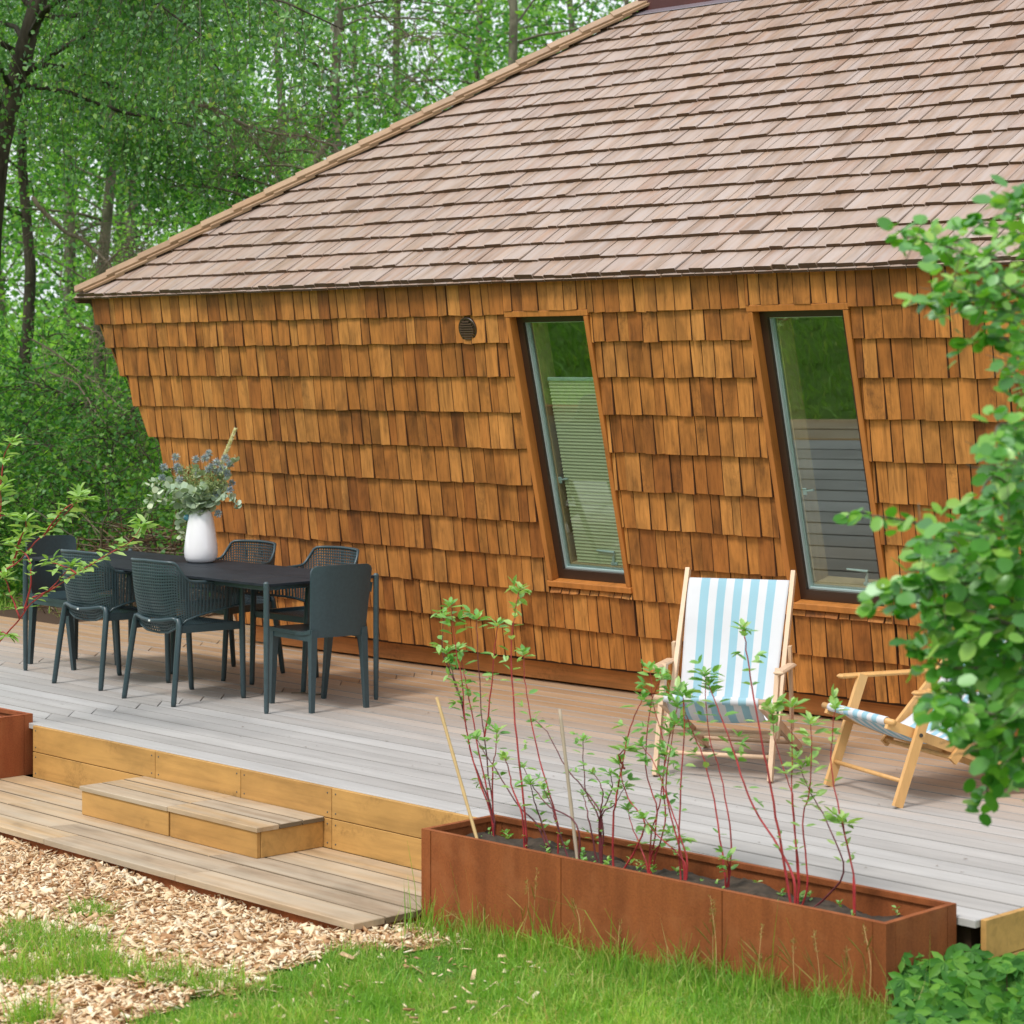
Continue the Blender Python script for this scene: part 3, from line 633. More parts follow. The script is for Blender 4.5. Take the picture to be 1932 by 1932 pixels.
for (b0, e0, p, q_, off, tw, v) in st:
    w.hexa([(b0, p + .012, -.006), (e0, p + .012, -.006), (e0, p + .012, .009), (b0, p + .012, .009), (b0, q_, -.006), (e0, q_, -.006), (e0, q_, .009), (b0, q_, .009)], v)
w.obj('starter_course', M_ROOF, roof, kind='stuff')
w = MB(); w.box(-13.9, XR + .4, 9.66, 9.76, 2.475, 2.495); w.obj('soffit', M_PLINTH, house)
# left roof face behind the hip
MR2 = Matrix(((0, math.cos(BE), -math.sin(BE), -13.97), (-1, 0, 0, 0), (0, math.sin(BE), math.cos(BE), ROOFZ), (0, 0, 0, 1)))
rf2 = mk('roof', None, house); rf2.matrix_local = MR2
h2 = lambda t: -(9.62 + t * math.cos(BE))
w = MB(); w.hexa([(-15.7, 0, -.04), (h2(0), 0, -.04), (h2(0), 0, 0), (-15.7, 0, 0), (-15.7, TTOP, -.04), (h2(TTOP), TTOP, -.04), (h2(TTOP), TTOP, 0), (-15.7, TTOP, 0)]); w.obj('roof_deck', M_SHEATH, rf2)
place_pieces(lay(rr, lambda s: -15.7, lambda t: h2(t) - .01, None, .1, .19, [], .06, .02, 25), MR2, rf2, M_ROOF, 'roof_shingle', 0, .02, .009)
# cap boards along the hip, each pair lapping the one below
A0 = np.array([-13.95, 9.64, 2.52]); A1 = np.array([-11.02, 12.57, 2.505 + 2.97 * TB]); HL = np.linalg.norm(A1 - A0); hd = (A1 - A0) / HL
n1 = np.array([0, -math.sin(BE), math.cos(BE)]); n2 = np.array([-math.sin(BE), 0, math.cos(BE)])
s1 = np.cross(hd, n1); s1 /= np.linalg.norm(s1); s2 = np.cross(n2, hd); s2 /= np.linalg.norm(s2)     # s1 lies in the front face pointing right/down, s2 in the left face
nc = 18; cl = HL / nc
for k in range(nc):
    for (sd_, nn, off) in ((s1, n1, 0.0), (s2, n2, .001)):
        for lay_ in (0, 1):
            if lay_ == 0 and sd_ is s2: continue
            st_ = k * cl + (.0 if lay_ else .02 + .04); b = MB(); wdt = .115 if lay_ else .140; lift = .036 if lay_ else .018
            p0 = A0 + hd * st_ + nn * (lift); p1 = A0 + hd * (st_ + cl * 1.25) + nn * (lift - .016); th = .016
            o0 = np.array(p0); V = []
            for p in (p0, p1):
                for (aa, bb) in ((0, 0), (wdt, 0), (wdt, th), (0, th)): V.append(p + sd_ * aa + nn * bb - o0 - sd_ * .008)
            b.hexa([V[0], V[1], V[2], V[3], V[4], V[5], V[6], V[7]], random.random()); b.obj('ridge_cap', M_CAP, house, loc=tuple(o0))
# flashing and the oxblood lantern on top
w = MB(); fy = 12.44; fz = ROOFZ + (fy - 9.62) * TB + .035
w.hexa([(-11.13, fy, fz - .006), (XR, fy, fz - .006), (XR, fy + .06, fz + .026), (-11.05, fy + .06, fz + .026), (-11.13, fy, fz), (XR, fy, fz), (XR, fy + .06, fz + .032), (-11.05, fy + .06, fz + .032)]); w.obj('flashing', M_FLASH, house)
w = MB(); w.bbox(-11.03, XR - .3, fy + .062, 13.9, fz - .02, fz + .75, .01); w.obj('roof_lantern', M_LANTERN, house)
bpy.context.view_layer.update()
hc = Vector((-9.3, 12.5, 0)); house.location = hc
for ch in house.children: ch.matrix_local = Matrix.Translation(-hc) @ ch.matrix_local

# ------------------------------------------------------------------ dining table
TX0, TX1, TY0, TY1, TZ = -12.632, -10.058, 8.283, 9.103, .735
tb = thing('dining_table', 'long matt charcoal dining table with slim round legs set at its corners', 'table', ((TX0 + TX1) / 2, (TY0 + TY1) / 2, 0), -.034)
hx_, hy_ = (TX1 - TX0) / 2, (TY1 - TY0) / 2
c = .018
for i, (a, b_) in enumerate(((-hy_, -.003), (.003, hy_))):
    w = MB(); c0, c1 = (c, 0) if i == 0 else (0, c)
    A = [(-hx_ + c0, a), (hx_ - c0, a), (hx_, a + c0), (hx_, b_ - c1), (hx_ - c1, b_), (-hx_ + c1, b_), (-hx_, b_ - c1), (-hx_, a + c0)]
    B = []
    for p in A:
        if not B or abs(p[0] - B[-1][0]) + abs(p[1] - B[-1][1]) > 1e-6: B.append(p)
    if abs(B[0][0] - B[-1][0]) + abs(B[0][1] - B[-1][1]) < 1e-6: B.pop()
    m = len(B); w.add([(x, y, TZ - .013) for x, y in B] + [(x, y, TZ) for x, y in B], [tuple(range(m - 1, -1, -1)), tuple(range(m, 2 * m))] + [(k, (k + 1) % m, m + (k + 1) % m, m + k) for k in range(m)], i * .3)
    w.obj('table_top', M_TABLE, tb)
for sx in (-1, 1):
    for sy_ in (-1, 1):
        w = MB(); x, y = sx * (hx_ - .004), sy_ * (hy_ - .004)
        w.tube([(x, y, .0), (x, y, .012), (x, y, .013), (x, y, .40), (x, y, TZ + .004), (x, y, TZ + .014)], [.012, .0125, .0145, .017, .017, .010], 14)
        w.add([(x - sx * .014, y - sy_ * .014, TZ - .04), (x - sx * .075, y - sy_ * .075, TZ - .018), (x - sx * .02, y - sy_ * .02, TZ - .10), (x - sx * .018, y - sy_ * .010, TZ - .04), (x - sx * .079, y - sy_ * .071, TZ - .018), (x - sx * .024, y - sy_ * .016, TZ - .10)], [(0, 1, 2), (5, 4, 3), (0, 3, 4, 1), (1, 4, 5, 2), (2, 5, 3, 0)])
        w.obj('leg', M_METAL, tb, smooth=False); 
for sx in (-1, 1):
    w = MB(); w.bbox(sx * (hx_ - .055) - .02, sx * (hx_ - .055) + .02, -hy_ + .03, hy_ - .03, TZ - .040, TZ - .0135, .002); w.obj('end_rail', M_METAL, tb)
for sy_ in (-1, 1):
    w = MB(); w.bbox(-hx_ + .08, hx_ - .08, sy_ * (hy_ - .07) - .015, sy_ * (hy_ - .07) + .015, TZ - .045, TZ - .0135, .002); w.obj('side_rail', M_METAL, tb)
w = MB(); w.bbox(hx_ - .36, hx_ - .355, -hy_ + .001, hy_ - .001, TZ + .0001, TZ + .0004, .00005); w.obj('leaf_joint', M_BLACK, tb)

# ------------------------------------------------------------------ armchairs with a perforated shell
def catm(P, t):
    P = np.array(P); n = len(P) - 1; t = np.clip(t, 0, 1) * n; i = np.minimum(t.astype(int), n - 1); f = (t - i)[:, None]
    p0 = P[np.maximum(i - 1, 0)]; p1 = P[i]; p2 = P[i + 1]; p3 = P[np.minimum(i + 2, n)]
    return .5 * ((2 * p1) + (-p0 + p2) * f + (2 * p0 - 5 * p1 + 4 * p2 - p3) * f ** 2 + (-p0 + 3 * p1 - 3 * p2 + p3) * f ** 3)
half = [(0, -.012), (.085, -.010), (.165, .008), (.222, .055), (.248, .135), (.260, .24), (.266, .36), (.270, .475)]
def shellpt(u, v):     # u -1..1 round the back, v 0 bottom .. 1 rim
    a = np.abs(u); p = catm(half, a); s = np.sign(u) + (u == 0)
    zt = np.interp(a, [0, .36, .40, .52, .58, 1.0], [.832, .826, .815, .722, .712, .693]); zb = np.interp(a, [0, .2, .40, .50, .7, 1.0], [.405, .415, .455, .492, .525, .565])
    z = zb + (zt - zb) * v
    k = np.clip((.78 - z) / .36, 0, 1); wgt = np.clip(1 - a / .62, 0, 1) ** .7
    x = s * p[:, 0] * (1 - .13 * k * (1 - .45 * a)); y = p[:, 1] + (.10 * k ** 1.7) * wgt
    return np.stack([x, y, z], -1)
def lattice(Pf, nu, nv, hole=.60, th=.005):
    """a sheet with a rectangular hole in every cell, with thickness"""
    us = np.linspace(-1, 1, nu + 1); vs_ = np.linspace(0, 1, nv + 1); Ug, Vg = np.meshgrid(us, vs_)
    du, dv = us[1] - us[0], vs_[1] - vs_[0]
    C = Pf(Ug.ravel(), Vg.ravel()).reshape(nv + 1, nu + 1, 3)
    e = 1e-3; ff = lambda U, V_: Pf(U.ravel(), V_.ravel()).reshape(U.shape + (3,))
    def nor(U, V_):
        t1 = ff(np.minimum(U + e, 1), V_) - ff(np.maximum(U - e, -1), V_); t2 = ff(U, V_ + e) - ff(U, V_ - e); n_ = np.cross(t1, t2); return n_ / (np.linalg.norm(n_, axis=-1, keepdims=True) + 1e-9)
    Nc = nor(Ug, Vg); Ucen = (us[:-1] + du / 2)[None, :] + 0 * (vs_[:-1])[:, None]; Vcen = (vs_[:-1] + dv / 2)[:, None] + 0 * Ucen
    H = []
    for (a, b_) in ((-1, -1), (1, -1), (1, 1), (-1, 1)):
        Uh = Ucen + a * du * hole / 2; Vh = Vcen + b_ * dv * hole / 2; H.append((ff(Uh, Vh), nor(Uh, Vh)))
    nc_ = (nu + 1) * (nv + 1); Vt = [C.reshape(-1, 3) + Nc.reshape(-1, 3) * th / 2, C.reshape(-1, 3) - Nc.reshape(-1, 3) * th / 2]
    for (p, n_) in H: Vt.append((p + n_ * th / 2).reshape(-1, 3))
    for (p, n_) in H: Vt.append((p - n_ * th / 2).reshape(-1, 3))
    Vt = np.concatenate(Vt); ne = nu * nv; j, i = np.meshgrid(np.arange(nv), np.arange(nu), indexing='ij'); j = j.ravel(); i = i.ravel()
    q = [j * (nu + 1) + i, j * (nu + 1) + i + 1, (j + 1) * (nu + 1) + i + 1, (j + 1) * (nu + 1) + i]; cell = j * nu + i
    hf = [2 * nc_ + k * ne + cell for k in range(4)]; hb = [2 * nc_ + (4 + k) * ne + cell for k in range(4)]; F = []
    for k in range(4):
        m = (k + 1) % 4
        F.append(np.stack([q[k], q[m], hf[m], hf[k]], -1)); F.append(np.stack([q[m] + nc_, q[k] + nc_, hb[k], hb[m]], -1)); F.append(np.stack([hf[k], hf[m], hb[m], hb[k]], -1))
    return Vt, np.concatenate(F)
def armchair(label):
    t = thing('armchair', label, 'chair', group='perforated armchairs at the dining table')
    V, F = lattice(shellpt, 64, 23, .56); o = mk('shell', new_mesh('shell', V, F, M_PLAST), t)
    us = np.linspace(-1, 1, 61); r = shellpt(us, np.ones(61)); w = MB(); 
    # broad rounded rim
    w.tube([p + np.array([0, 0, .004]) for p in r], [.0085 if abs(u) > .38 else .010 for u in us], 8); w.obj('rim', M_PLAST, t, smooth=True)
    w = MB(); w.tube(shellpt(us, np.zeros(61)), .007, 6); w.obj('lower_rim', M_PLAST, t, smooth=True)
    def seatpt(u, v):
        y = .055 + .425 * v; hw = .195 + .035 * v; z = .440 + .045 * np.clip((.16 - v) / .16, 0, 1) ** 2 - .010 * np.sin(np.pi * np.clip(v, 0, 1)) * (1 - u * u)
        return np.stack([u * hw, y, z], -1)
    V, F = lattice(seatpt, 28, 28, .5); mk('seat', new_mesh('seat', V, F, M_PLAST), t)
    for s in (-1, 1):
        w = MB(); w.tube([(s * .242, 0, 0), (s * .240, .003, .02), (s * .228, .035, .27), (s * .216, .062, .46), (s * .205, .063, .492), (s * .17, .052, .500)], [.0145, .0165, .0185, .019, .0165, .012], 10); w.obj('leg', M_PLAST, t, smooth=True)
        w = MB(); w.tube([(s * .250, .512, 0), (s * .252, .508, .02), (s * .262, .49, .44), (s * .268, .482, .66), (s * .2695, .476, .690)], [.0145, .0165, .0195, .017, .010], 10); w.obj('leg', M_PLAST, t, smooth=True)
        w = MB(); w.beam((s * .212, .07, .440), (s * .252, .485, .438), .018, .045); w.obj('side_rail', M_PLAST, t)
    w = MB(); w.tube([(-.205, .063, .492), (-.17, .050, .500), (-.09, .028, .487), (0, .020, .480), (.09, .028, .487), (.17, .050, .500), (.205, .063, .492)], .0135, 8); w.obj('cross_bar', M_PLAST, t, smooth=True)
    w = MB(); w.beam((-.25, .485, .437), (.25, .485, .437), .016, .038); w.obj('front_rail', M_PLAST, t)
    w = MB(); w.lathe([(.011, 0), (.010, .0015)], n=16); b = w.obj('badge', M_BADGE, t, loc=(.0, .006, .482), rot=(math.pi / 2, 0, 0)); b.scale = (1, .55, 1)
    return t
ac = armchair('armchair seen from behind, nearer the left planter, partly crossed by the red dogwood branch')
ac.location = (-11.757, 8.12, 0); ac.rotation_euler.z = .02
for (x, y, a, lb) in ((-10.910, 8.035, .0, 'armchair seen from behind, second from the left planter and nearest the steps'),
                      (-11.60, 9.42, math.pi + .04, 'armchair behind the table just right of the white vase, facing out'),
                      (-10.815, 9.45, math.pi - .02, 'armchair behind the table half hidden by the solid-backed end chair')):
    o = copy_tree(ac); o.location = (x, y, 0); o.rotation_euler.z = a; o['label'] = lb
def solidchair(label):
    t = thing('side_chair', label, 'chair', group='solid-backed chairs at the table ends')
    nu, nv = 16, 14; V = []; th = .014
    for side in (0, 1):
        for j in range(nv + 1):
            for i in range(nu + 1):
                u = -1 + 2 * i / nu; v = j / nv; z = .425 + .41 * v; hw = .182 + .022 * v; cr = 1 - max(0, (v - .93) / .07) ** 2 * .06
                x = u * hw * cr; y = -.005 - .045 * v - .020 * (1 - u * u) * (.6 + .4 * v) + .012 * (abs(u) ** 4)
                if v > .96 and abs(u) > .9: z -= .010
                V.append((x, y + side * th, z + (.006 * (1 - u * u) if v > .9 else 0)))
    m = (nu + 1) * (nv + 1); F = []
    for j in range(nv):
        for i in range(nu):
            a = j * (nu + 1) + i; F.append((a, a + 1, a + nu + 2, a + nu + 1)); F.append((m + a + 1, m + a, m + a + nu + 1, m + a + nu + 2))
    for i in range(nu): a = i; F.append((a + 1, a, m + a, m + a + 1)); a = nv * (nu + 1) + i; F.append((a, a + 1, m + a + 1, m + a))
    for j in range(nv): a = j * (nu + 1); F.append((a, a + nu + 1, m + a + nu + 1, m + a)); a += nu; F.append((a + nu + 1, a, m + a, m + a + nu + 1))
    w = MB(); w.add(V, F); smooth_by_angle(w.obj('backrest', M_PLAST, t))
    w = MB(); nu = 10; V = []
    for j in range(11):
        for i in range(11):
            u = -1 + i / 5; v = j / 10; V.append((u * (.190 + .020 * v), .0 + .445 * v, .455 - .012 * math.sin(math.pi * v) * (1 - u * u) + (.015 * (1 - v / .2) if v < .2 else 0)))
    for p in list(V): V.append((p[0], p[1], p[2] - .022))
    F = []
    for j in range(10):
        for i in range(10): a = j * 11 + i; F.append((a, a + 1, a + 12, a + 11)); F.append((121 + a + 1, 121 + a, 121 + a + 11, 121 + a + 12))
    for i in range(10): F += [(i + 1, i, 121 + i, 121 + i + 1), (110 + i, 110 + i + 1, 231 + i + 1, 231 + i), (i * 11, i * 11 + 11, 121 + i * 11 + 11, 121 + i * 11), (i * 11 + 21, i * 11 + 10, 121 + i * 11 + 10, 121 + i * 11 + 21)]
    w.add(V, F); smooth_by_angle(w.obj('seat', M_PLAST, t))
    for s in (-1, 1):
        w = MB(); w.beam((s * .166, .012, .47), (s * .182, -.005, 0), .040, .046, (0, 1, 0), w2=.026, t2=.026); w.obj('leg', M_PLAST, t)
        w = MB(); w.beam((s * .188, .415, .445), (s * .176, .465, 0), .040, .044, (0, 1, 0), w2=.025, t2=.025); w.obj('leg', M_PLAST, t)
        w = MB(); w.beam((s * .176, .030, .425), (s * .194, .40, .425), .016, .044); w.obj('side_rail', M_PLAST, t)
    w = MB(); w.beam((-.19, .425, .425), (.19, .425, .425), .016, .044); w.obj('front_rail', M_PLAST, t)
    return t
sc = solidchair('solid-backed dark chair at the right end of the table, its back turned to the camera'); sc.location = (-9.885, 8.62, 0); sc.rotation_euler.z = math.radians(80)
s2_ = copy_tree(sc); s2_.location = (-12.90, 8.72, 0); s2_.rotation_euler.z = math.radians(-88); s2_['label'] = 'solid-backed dark chair at the far left end of the table behind the dogwood leaves'

# ------------------------------------------------------------------ deck chairs
def canvasmat(name, blue, white):
    s = N(name); a = s.n('ShaderNodeAttribute'); a.attribute_name = 'var'
    r = s.n('ShaderNodeValToRGB'); r.color_ramp.interpolation = 'CONSTANT'; e = r.color_ramp.elements
    st_ = [(0, 0), (.127, 1), (.213, 0), (.293, 1), (.376, 0), (.459, 1), (.54, 0), (.62, 1), (.705, 0), (.787, 1), (.87, 0)]
    while len(e) < len(st_): e.new(.5)
    for i, (p, k) in enumerate(st_): e[i].position = p; e[i].color = (blue if k else white) + (1,)
    s.l(a.outputs['Fac'], r.inputs[0]); tc = s.n('ShaderNodeTexCoord'); g = s.noise(tc.outputs['Object'], 420, 2); h = s.noise(tc.outputs['Object'], 5, 2)
    c_ = s.mix(1.0, r.outputs[0], s.ramp(h, [(.3, .95), (.7, 1.03)]), 'MULTIPLY')
    d = s.n('ShaderNodeBsdfDiffuse'); t = s.n('ShaderNodeBsdfTranslucent'); s.l(c_, d.inputs[0]); s.l(c_, t.inputs[0]); bp = s.n('ShaderNodeBump'); bp.inputs['Strength'].default_value = .3; bp.inputs['Distance'].default_value = .001; s.l(g, bp.inputs['Height']); s.l(bp.outputs[0], d.inputs['Normal'])
    m = s.n('ShaderNodeMixShader'); m.inputs[0].default_value = .18; s.l(d.outputs[0], m.inputs[1]); s.l(t.outputs[0], m.inputs[2]); s.l(m.outputs[0], s.out.inputs[0]); return s.mat
M_CANV = canvasmat('striped canvas', (.36, .58, .68), (.74, .74, .77))
def deckchair(label, bot, top, wood_, Wd, loc, rz, sag):
    """x across, y towards the back, z up; front feet at y 0"""
    t = thing('deck_chair', label, 'deck chair', loc, rz, 'striped deck chairs')
    hw = Wd / 2; bot = np.array(bot); top = np.array(top); bd = (top - bot) / np.linalg.norm(top - bot); X = lambda x, yz: (x, yz[0], yz[1])
    cy = (.0, .362); end = (.93, .014)                       # seat rail: front bar and rear feet
    sy2 = lambda y: cy[1] + (end[1] - cy[1]) * (y - cy[0]) / (end[0] - cy[0])
    for s in (-1, 1):
        w = MB(); w.beam((s * hw, 0, .004), (s * hw, .19, .515), .022, .046, (0, 1, 0)); w.obj('front_leg', wood_, t)
        w = MB(); w.beam((s * (hw - .036), -.03, sy2(-.03)), (s * (hw - .036), end[0], end[1]), .045, .022, (1, 0, 0)); w.obj('seat_rail', wood_, t)
        w = MB(); w.beam(X(s * (hw - .010), bot), X(s * (hw - .010), top), .042, .021, (1, 0, 0)); w.obj('back_rail', wood_, t)
        ab = bot + bd * (np.interp(.49, [bot[1], top[1]], [0, 1]) * np.linalg.norm(top - bot))
        w = MB(); a0, a1 = .07, ab[0] + .05
        prof = [(a0 + .01, -.018), (a0, 0), (a0 + .015, .022), (a0 + .10, .026), (a0 + .14, .008), (a1 - .05, .004), (a1, -.004)]
        for k in range(len(prof) - 1):
            pass
        w.bbox(s * (hw + .024) - .025, s * (hw + .024) + .025, a0, a1 - .02, .500, .520, .008); w.obj('armrest', wood_, t)
        ub = bot + bd * (np.interp(.58, [bot[1], top[1]], [0, 1]) * np.linalg.norm(top - bot)); lb_ = (ub[0] + .05, max(.09, sy2(ub[0] + .05) + .0))
        w = MB(); w.beam((s * (hw + .012), ub[0] - .01, ub[1] + .02), (s * (hw + .012), lb_[0], lb_[1]), .016, .034, (0, 1, 0)); w.obj('strut', wood_, t)
        w = MB()
        for (y, z) in ((.187, .492), (.118, .318), (ab[0], .50), (ub[0], ub[1])):
            w.tube([(s * (hw + .013) - .004, y, z), (s * (hw + .013) + .004 * s, y, z)], .009, 10)
        w.obj('bolt', M_BLACK, t, kind='stuff')
    w = MB(); w.tube([(-hw + .01, .035, .115), (hw - .01, .035, .115)], .0105, 8); w.obj('rung', wood_, t, smooth=True)
    for (y, k) in ((.62, 0), (.80, 0)):
        w = MB(); w.tube([(-hw + .03, y, sy2(y) + .004), (hw - .03, y, sy2(y) + .004)], .0115, 8); w.obj('rung', wood_, t, smooth=True)
    w = MB(); w.tube([(-hw + .012, bot[0] + .01, bot[1] + .015), (hw - .012, bot[0] + .01, bot[1] + .015)], .0115, 8); w.obj('rung', wood_, t, smooth=True)
    tp = top - bd * .065
    w = MB(); w.tube([(-hw + .012, tp[0], tp[1]), (hw - .012, tp[0], tp[1])], .0125, 10); w.obj('top_bar', wood_, t, smooth=True)
    fb = np.array([-.02, sy2(-.02) + .012])
    w = MB(); w.tube([(-hw - .005, fb[0], fb[1]), (hw + .005, fb[0], fb[1])], .0155, 10); w.obj('front_bar', wood_, t, smooth=True)
    # canvas: over the top bar, down the back, through the sag, round the front bar
    path = [tp + np.array([.015, -.02]), tp + np.array([.014, .008]), tp + np.array([.0, .016]), tp + np.array([-.013, .004])]
    mid = np.array(sag[0]); q0 = tp + np.array([-.013, .004]); q3 = fb + np.array([.004, .018])
    for k in range(1, 24):
        f = k / 24; a = (1 - f) ** 3; b_ = 3 * (1 - f) ** 2 * f; c_ = 3 * (1 - f) * f * f; d_ = f ** 3
        path.append(a * q0 + b_ * np.array(sag[0]) + c_ * np.array(sag[1]) + d_ * q3)
    for an in range(100, -150, -30): path.append(fb + .0185 * np.array([math.cos(math.radians(an)), math.sin(math.radians(an))]) * np.array([-1, 1]))
    path = np.array(path); chw = hw - .0245; nx = 34; V, A, F = [], [], []
    for k, p in enumerate(path):
        ww = chw - .0245 * min(1, max(0, (k - 4) / 16))
        for i in range(nx + 1):
            f = i / nx; x = -ww + 2 * ww * f; edge = 1 - (2 * f - 1) ** 2; dip = -.028 * edge * math.sin(math.pi * min(1, max(0, (k - 3) / 24)))
            V.append((x, p[0] - dip * .3, p[1] + dip)); A.append(f * .997 + .001)
    for k in range(len(path) - 1):
        for i in range(nx): a = k * (nx + 1) + i; F.append((a, a + 1, a + nx + 2, a + nx + 1))
    # faint hem thickness
    me = new_mesh('canvas', V, F, M_CANV, A, True); o = mk('canvas', me, t); sm = o.modifiers.new('thickness', 'SOLIDIFY'); sm.thickness = .0015
    return t
angA = math.atan2(.4455, .895)     # back direction of chair A = (-.4455,.895)
fa = (atZ(1453, 1477.4) + atZ(1236, 1465)) / 2
deckchair('blue and white striped deck chair facing out, its whole canvas in view', (.20, .17), (.63, .945), M_CHAIRW, .56, tuple(fa), angA, ((.36, .56), (.34, .00)))
fbp = (atZ(1692.6, 1524.6) + atZ(1563, 1484)) / 2
deckchair('orange-brown striped deck chair seen from the side, half hidden by the leafy shrub', (.30, .185), (.92, .83), M_CHAIRO, .575, tuple(fbp), -math.atan2(.366, .93), ((.55, .45), (.38, .04)))

# ------------------------------------------------------------------ leaves
def leaf_arrays(P, D, Nn, L, Wd, kind='oval', fold=.12):
    P = np.asarray(P, float); D = np.asarray(D, float); D = D / (np.linalg.norm(D, axis=1, keepdims=True) + 1e-9)
    S = np.cross(D, Nn); S /= (np.linalg.norm(S, axis=1, keepdims=True) + 1e-9); U = np.cross(S, D); L = np.asarray(L)[:, None]; Wd = np.asarray(Wd)[:, None]; n = len(P)
    if kind == 'quad':
        V = np.stack([P, P + D * L * .45 + S * Wd / 2 + U * Wd * fold, P + D * L, P + D * L * .45 - S * Wd / 2 + U * Wd * fold], 1); q = np.array([(0, 1, 2, 3)]); m = 4
    elif kind == 'oval':
        f = U * Wd * fold; dr = U * L * .10
        V = np.stack([P, P + D * L * .28 + S * Wd * .42 + f, P + D * L * .66 + S * Wd * .40 + f - dr * .3, P + D * L - dr, P + D * L * .66 - S * Wd * .40 + f - dr * .3, P + D * L * .28 - S * Wd * .42 + f], 1); q = np.array([(0, 1, 2, 3), (0, 3, 4, 5)]); m = 6
    else:   # round: eight-sided in two halves
        f = U * Wd * fold; pts = [P]
        for (a, b_) in ((.14, .36), (.45, .5), (.80, .38)): pts.append(P + D * L * a + S * Wd * b_ + f * b_ * 2)
        pts.append(P + D * L)
        for (a, b_) in ((.80, .38), (.45, .5), (.14, .36)): pts.append(P + D * L * a - S * Wd * b_ + f * b_ * 2)
        V = np.stack(pts, 1); q = np.array([(0, 1, 2, 4), (2, 3, 4, 4), (0, 4, 6, 7), (4, 5, 6, 6)]); m = 8
        q = np.array([(0, 1, 2, 3), (0, 3, 4, 4), (0, 4, 5, 5), (0, 5, 6, 7)]); q = np.array([(0, 1, 2, 3), (0, 3, 5, 7), (3, 4, 5, 5), (5, 6, 7, 7)])
        q = None; F4 = (np.arange(n)[:, None, None] * 8 + np.array([(0, 1, 2, 3), (0, 5, 6, 7), (0, 3, 4, 5)])).reshape(-1, 4); return V.reshape(-1, 3), F4, 8
    F = (np.arange(n)[:, None, None] * m + q).reshape(-1, 4); return V.reshape(-1, 3), F, m
class Leaves:
    def __init__(s): s.P = []; s.D = []; s.N = []; s.L = []; s.W = []
    def add(s, p, d, n, l, w): s.P.append(p); s.D.append(d); s.N.append(n); s.L.append(l); s.W.append(w)
    def addn(s, P, D, N_, L, W_): s.P += list(P); s.D += list(D); s.N += list(N_); s.L += list(L); s.W += list(W_)
    def parts(s, name, mat, parent, limit, kind='oval', fold=.12):
        """the leaves that show largest become objects of their own, cut from a few shared meshes"""
        sc = []
        for i, p in enumerate(s.P):
            u, v, z = project(np.asarray(p) + s.off); sc.append((s.L[i] / z if (-15 < u < 1945 and -15 < v < 1945) else -1, i))
        sc.sort(reverse=True); top = [i for a, i in sc[:limit] if a > 0]; ms = []
        for q in range(5):
            V, F, m = leaf_arrays([[0, 0, 0]], [[0, 1, 0]], [[0, 0, 1.0]], [1.0], [1.0], kind, fold * (.5 + .3 * q)); V = V.copy(); V[:, 0] *= 1 + .06 * math.sin(q * 2.1); V[3 if kind == 'oval' else 4, 0] += .05 * math.cos(q * 1.9)
            ms.append(new_mesh('leaf', V, F, mat, var=np.zeros(len(V))))
        for i in top:
            D = unit(s.D[i]); S = unit(np.cross(D, s.N[i])); U = np.cross(S, D); P = s.P[i]; l, w = s.L[i], s.W[i]
            mk(name, ms[i % 5], parent, mat=Matrix(((S[0] * w, D[0] * l, U[0] * w, P[0]), (S[1] * w, D[1] * l, U[1] * w, P[1]), (S[2] * w, D[2] * l, U[2] * w, P[2]), (0, 0, 0, 1))))
        keep = sorted(set(range(len(s.P))) - set(top))
        for a in 'PDNLW': setattr(s, a, [getattr(s, a)[i] for i in keep])
    off = np.zeros(3)
    def obj(s, name, mat, parent=None, kind='oval', fold=.12, **k):
        if not s.P: return None
        V, F, m = leaf_arrays(np.array(s.P), np.array(s.D), np.array(s.N), np.array(s.L), np.array(s.W), kind, fold)
        kk = k.pop('kind_', None); o = mk(name, new_mesh(name, V, F, mat, var=np.repeat(rng.random(len(s.P)), m)), parent, **k); return tag(o, kind=kk)
def unit(v): v = np.asarray(v, float); return v / (np.linalg.norm(v, axis=-1, keepdims=True) + 1e-9)

